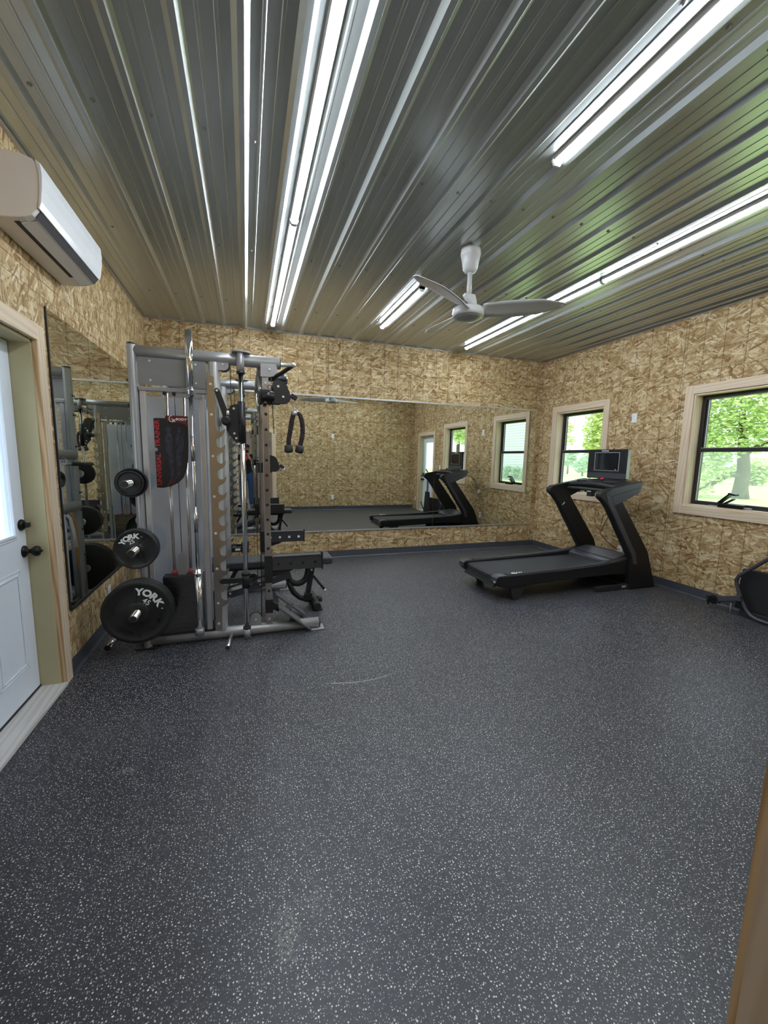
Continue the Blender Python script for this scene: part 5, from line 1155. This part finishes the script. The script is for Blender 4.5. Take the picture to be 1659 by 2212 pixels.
bl = [(27.16, 24.61, 4.91, 1.5), (26.85, 25.06, 3.88, 1.1), (27.19, 24.8, 2.48, 1.2), (27.91, 23.93, 3.86, 2.0), (26.61, 25.38, 2.83, 0.75), (27.49, 24.15, 5.56, 1.6)]
tree('yellow green tree filling the right half of the far window', bl, [([(28.3, 23.6, GZ), (28.0, 23.9, 1.5), (27.7, 24.2, 3.0), (27.2, 24.6, 4.6)], [0.25, 0.2, 0.14, 0.05]), ([(28.0, 23.9, 1.8), (26.9, 25.0, 2.3), (26.2, 25.7, 2.0)], [0.1, 0.06, 0.03])], 5200, 0.15, 5, 'leaf_yellow')
bl = [(25.7, 27.2, 4.2, 0.7), (25.9, 26.9, 3.2, 0.55), (25.5, 27.4, 5.2, 0.6), (25.8, 27.0, 2.3, 0.4)]
tree('thin branched tree at the left edge of the far window', bl, [([(25.2, 27.9, GZ), (25.3, 27.8, 2.4), (25.4, 27.7, 6.0)], [0.14, 0.11, 0.05]), ([(25.3, 27.8, 2.6), (26.0, 26.9, 3.1)], [0.05, 0.02]), ([(25.3, 27.8, 3.8), (26.1, 26.8, 4.4)], [0.05, 0.02])], 520, 0.14, 8, 'leaf_yellow')
for k, (x, y, z, r) in enumerate([(45.9, 48.4, 1.7, 1.2), (42.0, 41.6, 1.0, 1.2), (36.0, 34.5, 1.6, 0.9)]):
    tree(('left', 'middle', 'right')[k] + ' of the small distant trees low in the far window', [(x, y, z, r), (x + 0.2, y - 0.4, z + 0.7, r * 0.8)], [([(x, y, GZ), (x, y, z)], [0.14, 0.1])], 700, 0.2, 20 + k, 'leaf_blue')
tree('distant bush beyond the thick trunk in the near window', [(44.8, 24.3, 1.3, 1.2), (44.9, 24.0, 0.6, 1.1), (44.8, 24.5, 0.4, 0.9)], [([(44.8, 24.3, GZ), (44.8, 24.3, 1.0)], [0.12, 0.08])], 1300, 0.2, 31, 'leaf')
tree('leafy tree seen through the near window in the back mirror', [(14.0, -12.1, 3.3, 0.9), (14.2, -13.0, 3.6, 1.0), (14.0, -11.4, 2.9, 0.7), (14.2, -12.2, 4.3, 1.2)], [([(14.3, -12.6, GZ), (14.2, -12.4, 3.0)], [0.16, 0.1])], 2600, 0.11, 41, 'leaf')
# neighbouring white house, seen in the back mirror through the far window
hs = thing('house', 'white sided house beyond the lawn, seen through the far window in the back mirror', 'house', (28.5, -20.0, GZ))
HX, HY0, HY1 = 26.0, -25.6, -13.0
sd = MB(); sd.box(HX + 0.02, HX + 6.0, HY0, HY1, GZ + 0.35, 6.4)
for k in range(26):
    z = GZ + 0.45 + k * 0.25; sd.add([(HX + 0.02, HY0, z + 0.25), (HX + 0.02, HY1, z + 0.25), (HX - 0.03, HY1, z), (HX - 0.03, HY0, z)], [(0, 1, 2, 3)]); sd.add([(HX + 0.02, HY0, z), (HX + 0.02, HY1, z), (HX - 0.03, HY1, z), (HX - 0.03, HY0, z)], [(3, 2, 1, 0)])
sd.build('siding', 'siding', hs)
MB().box(HX, HX + 6, HY0 - 0.02, HY1 + 0.02, GZ, GZ + 0.45).build('foundation', 'frame', hs)
each(MB().box(HX - 0.06, HX + 0.1, HY0 - 0.1, HY0 + 0.1, GZ, 6.4).box(HX - 0.06, HX + 0.1, HY1 - 0.1, HY1 + 0.1, GZ, 6.4), 'corner_board', 'siding', hs)
MB().prism([(HX - 0.5, 6.35), (HX + 6.5, 6.35), (HX + 3, 8.6)], 'y', HY0 - 0.5, HY1 + 0.5).build('roof', 'roof', hs)
rnd = random.Random(77)
for k in range(5):
    y = -25.0 + k * 1.35
    s = leaves([(25.1, y, GZ + 0.55, 0.55), (25.05, y + 0.1, GZ + 1.0, 0.42)], 520, 0.13, rnd).build('shrub', 'leaf_blue', fix=False)
    tag(s, 'blue green shrub along the foot of the white house, seen in the back mirror', 'shrub', 'shrubs along the house')
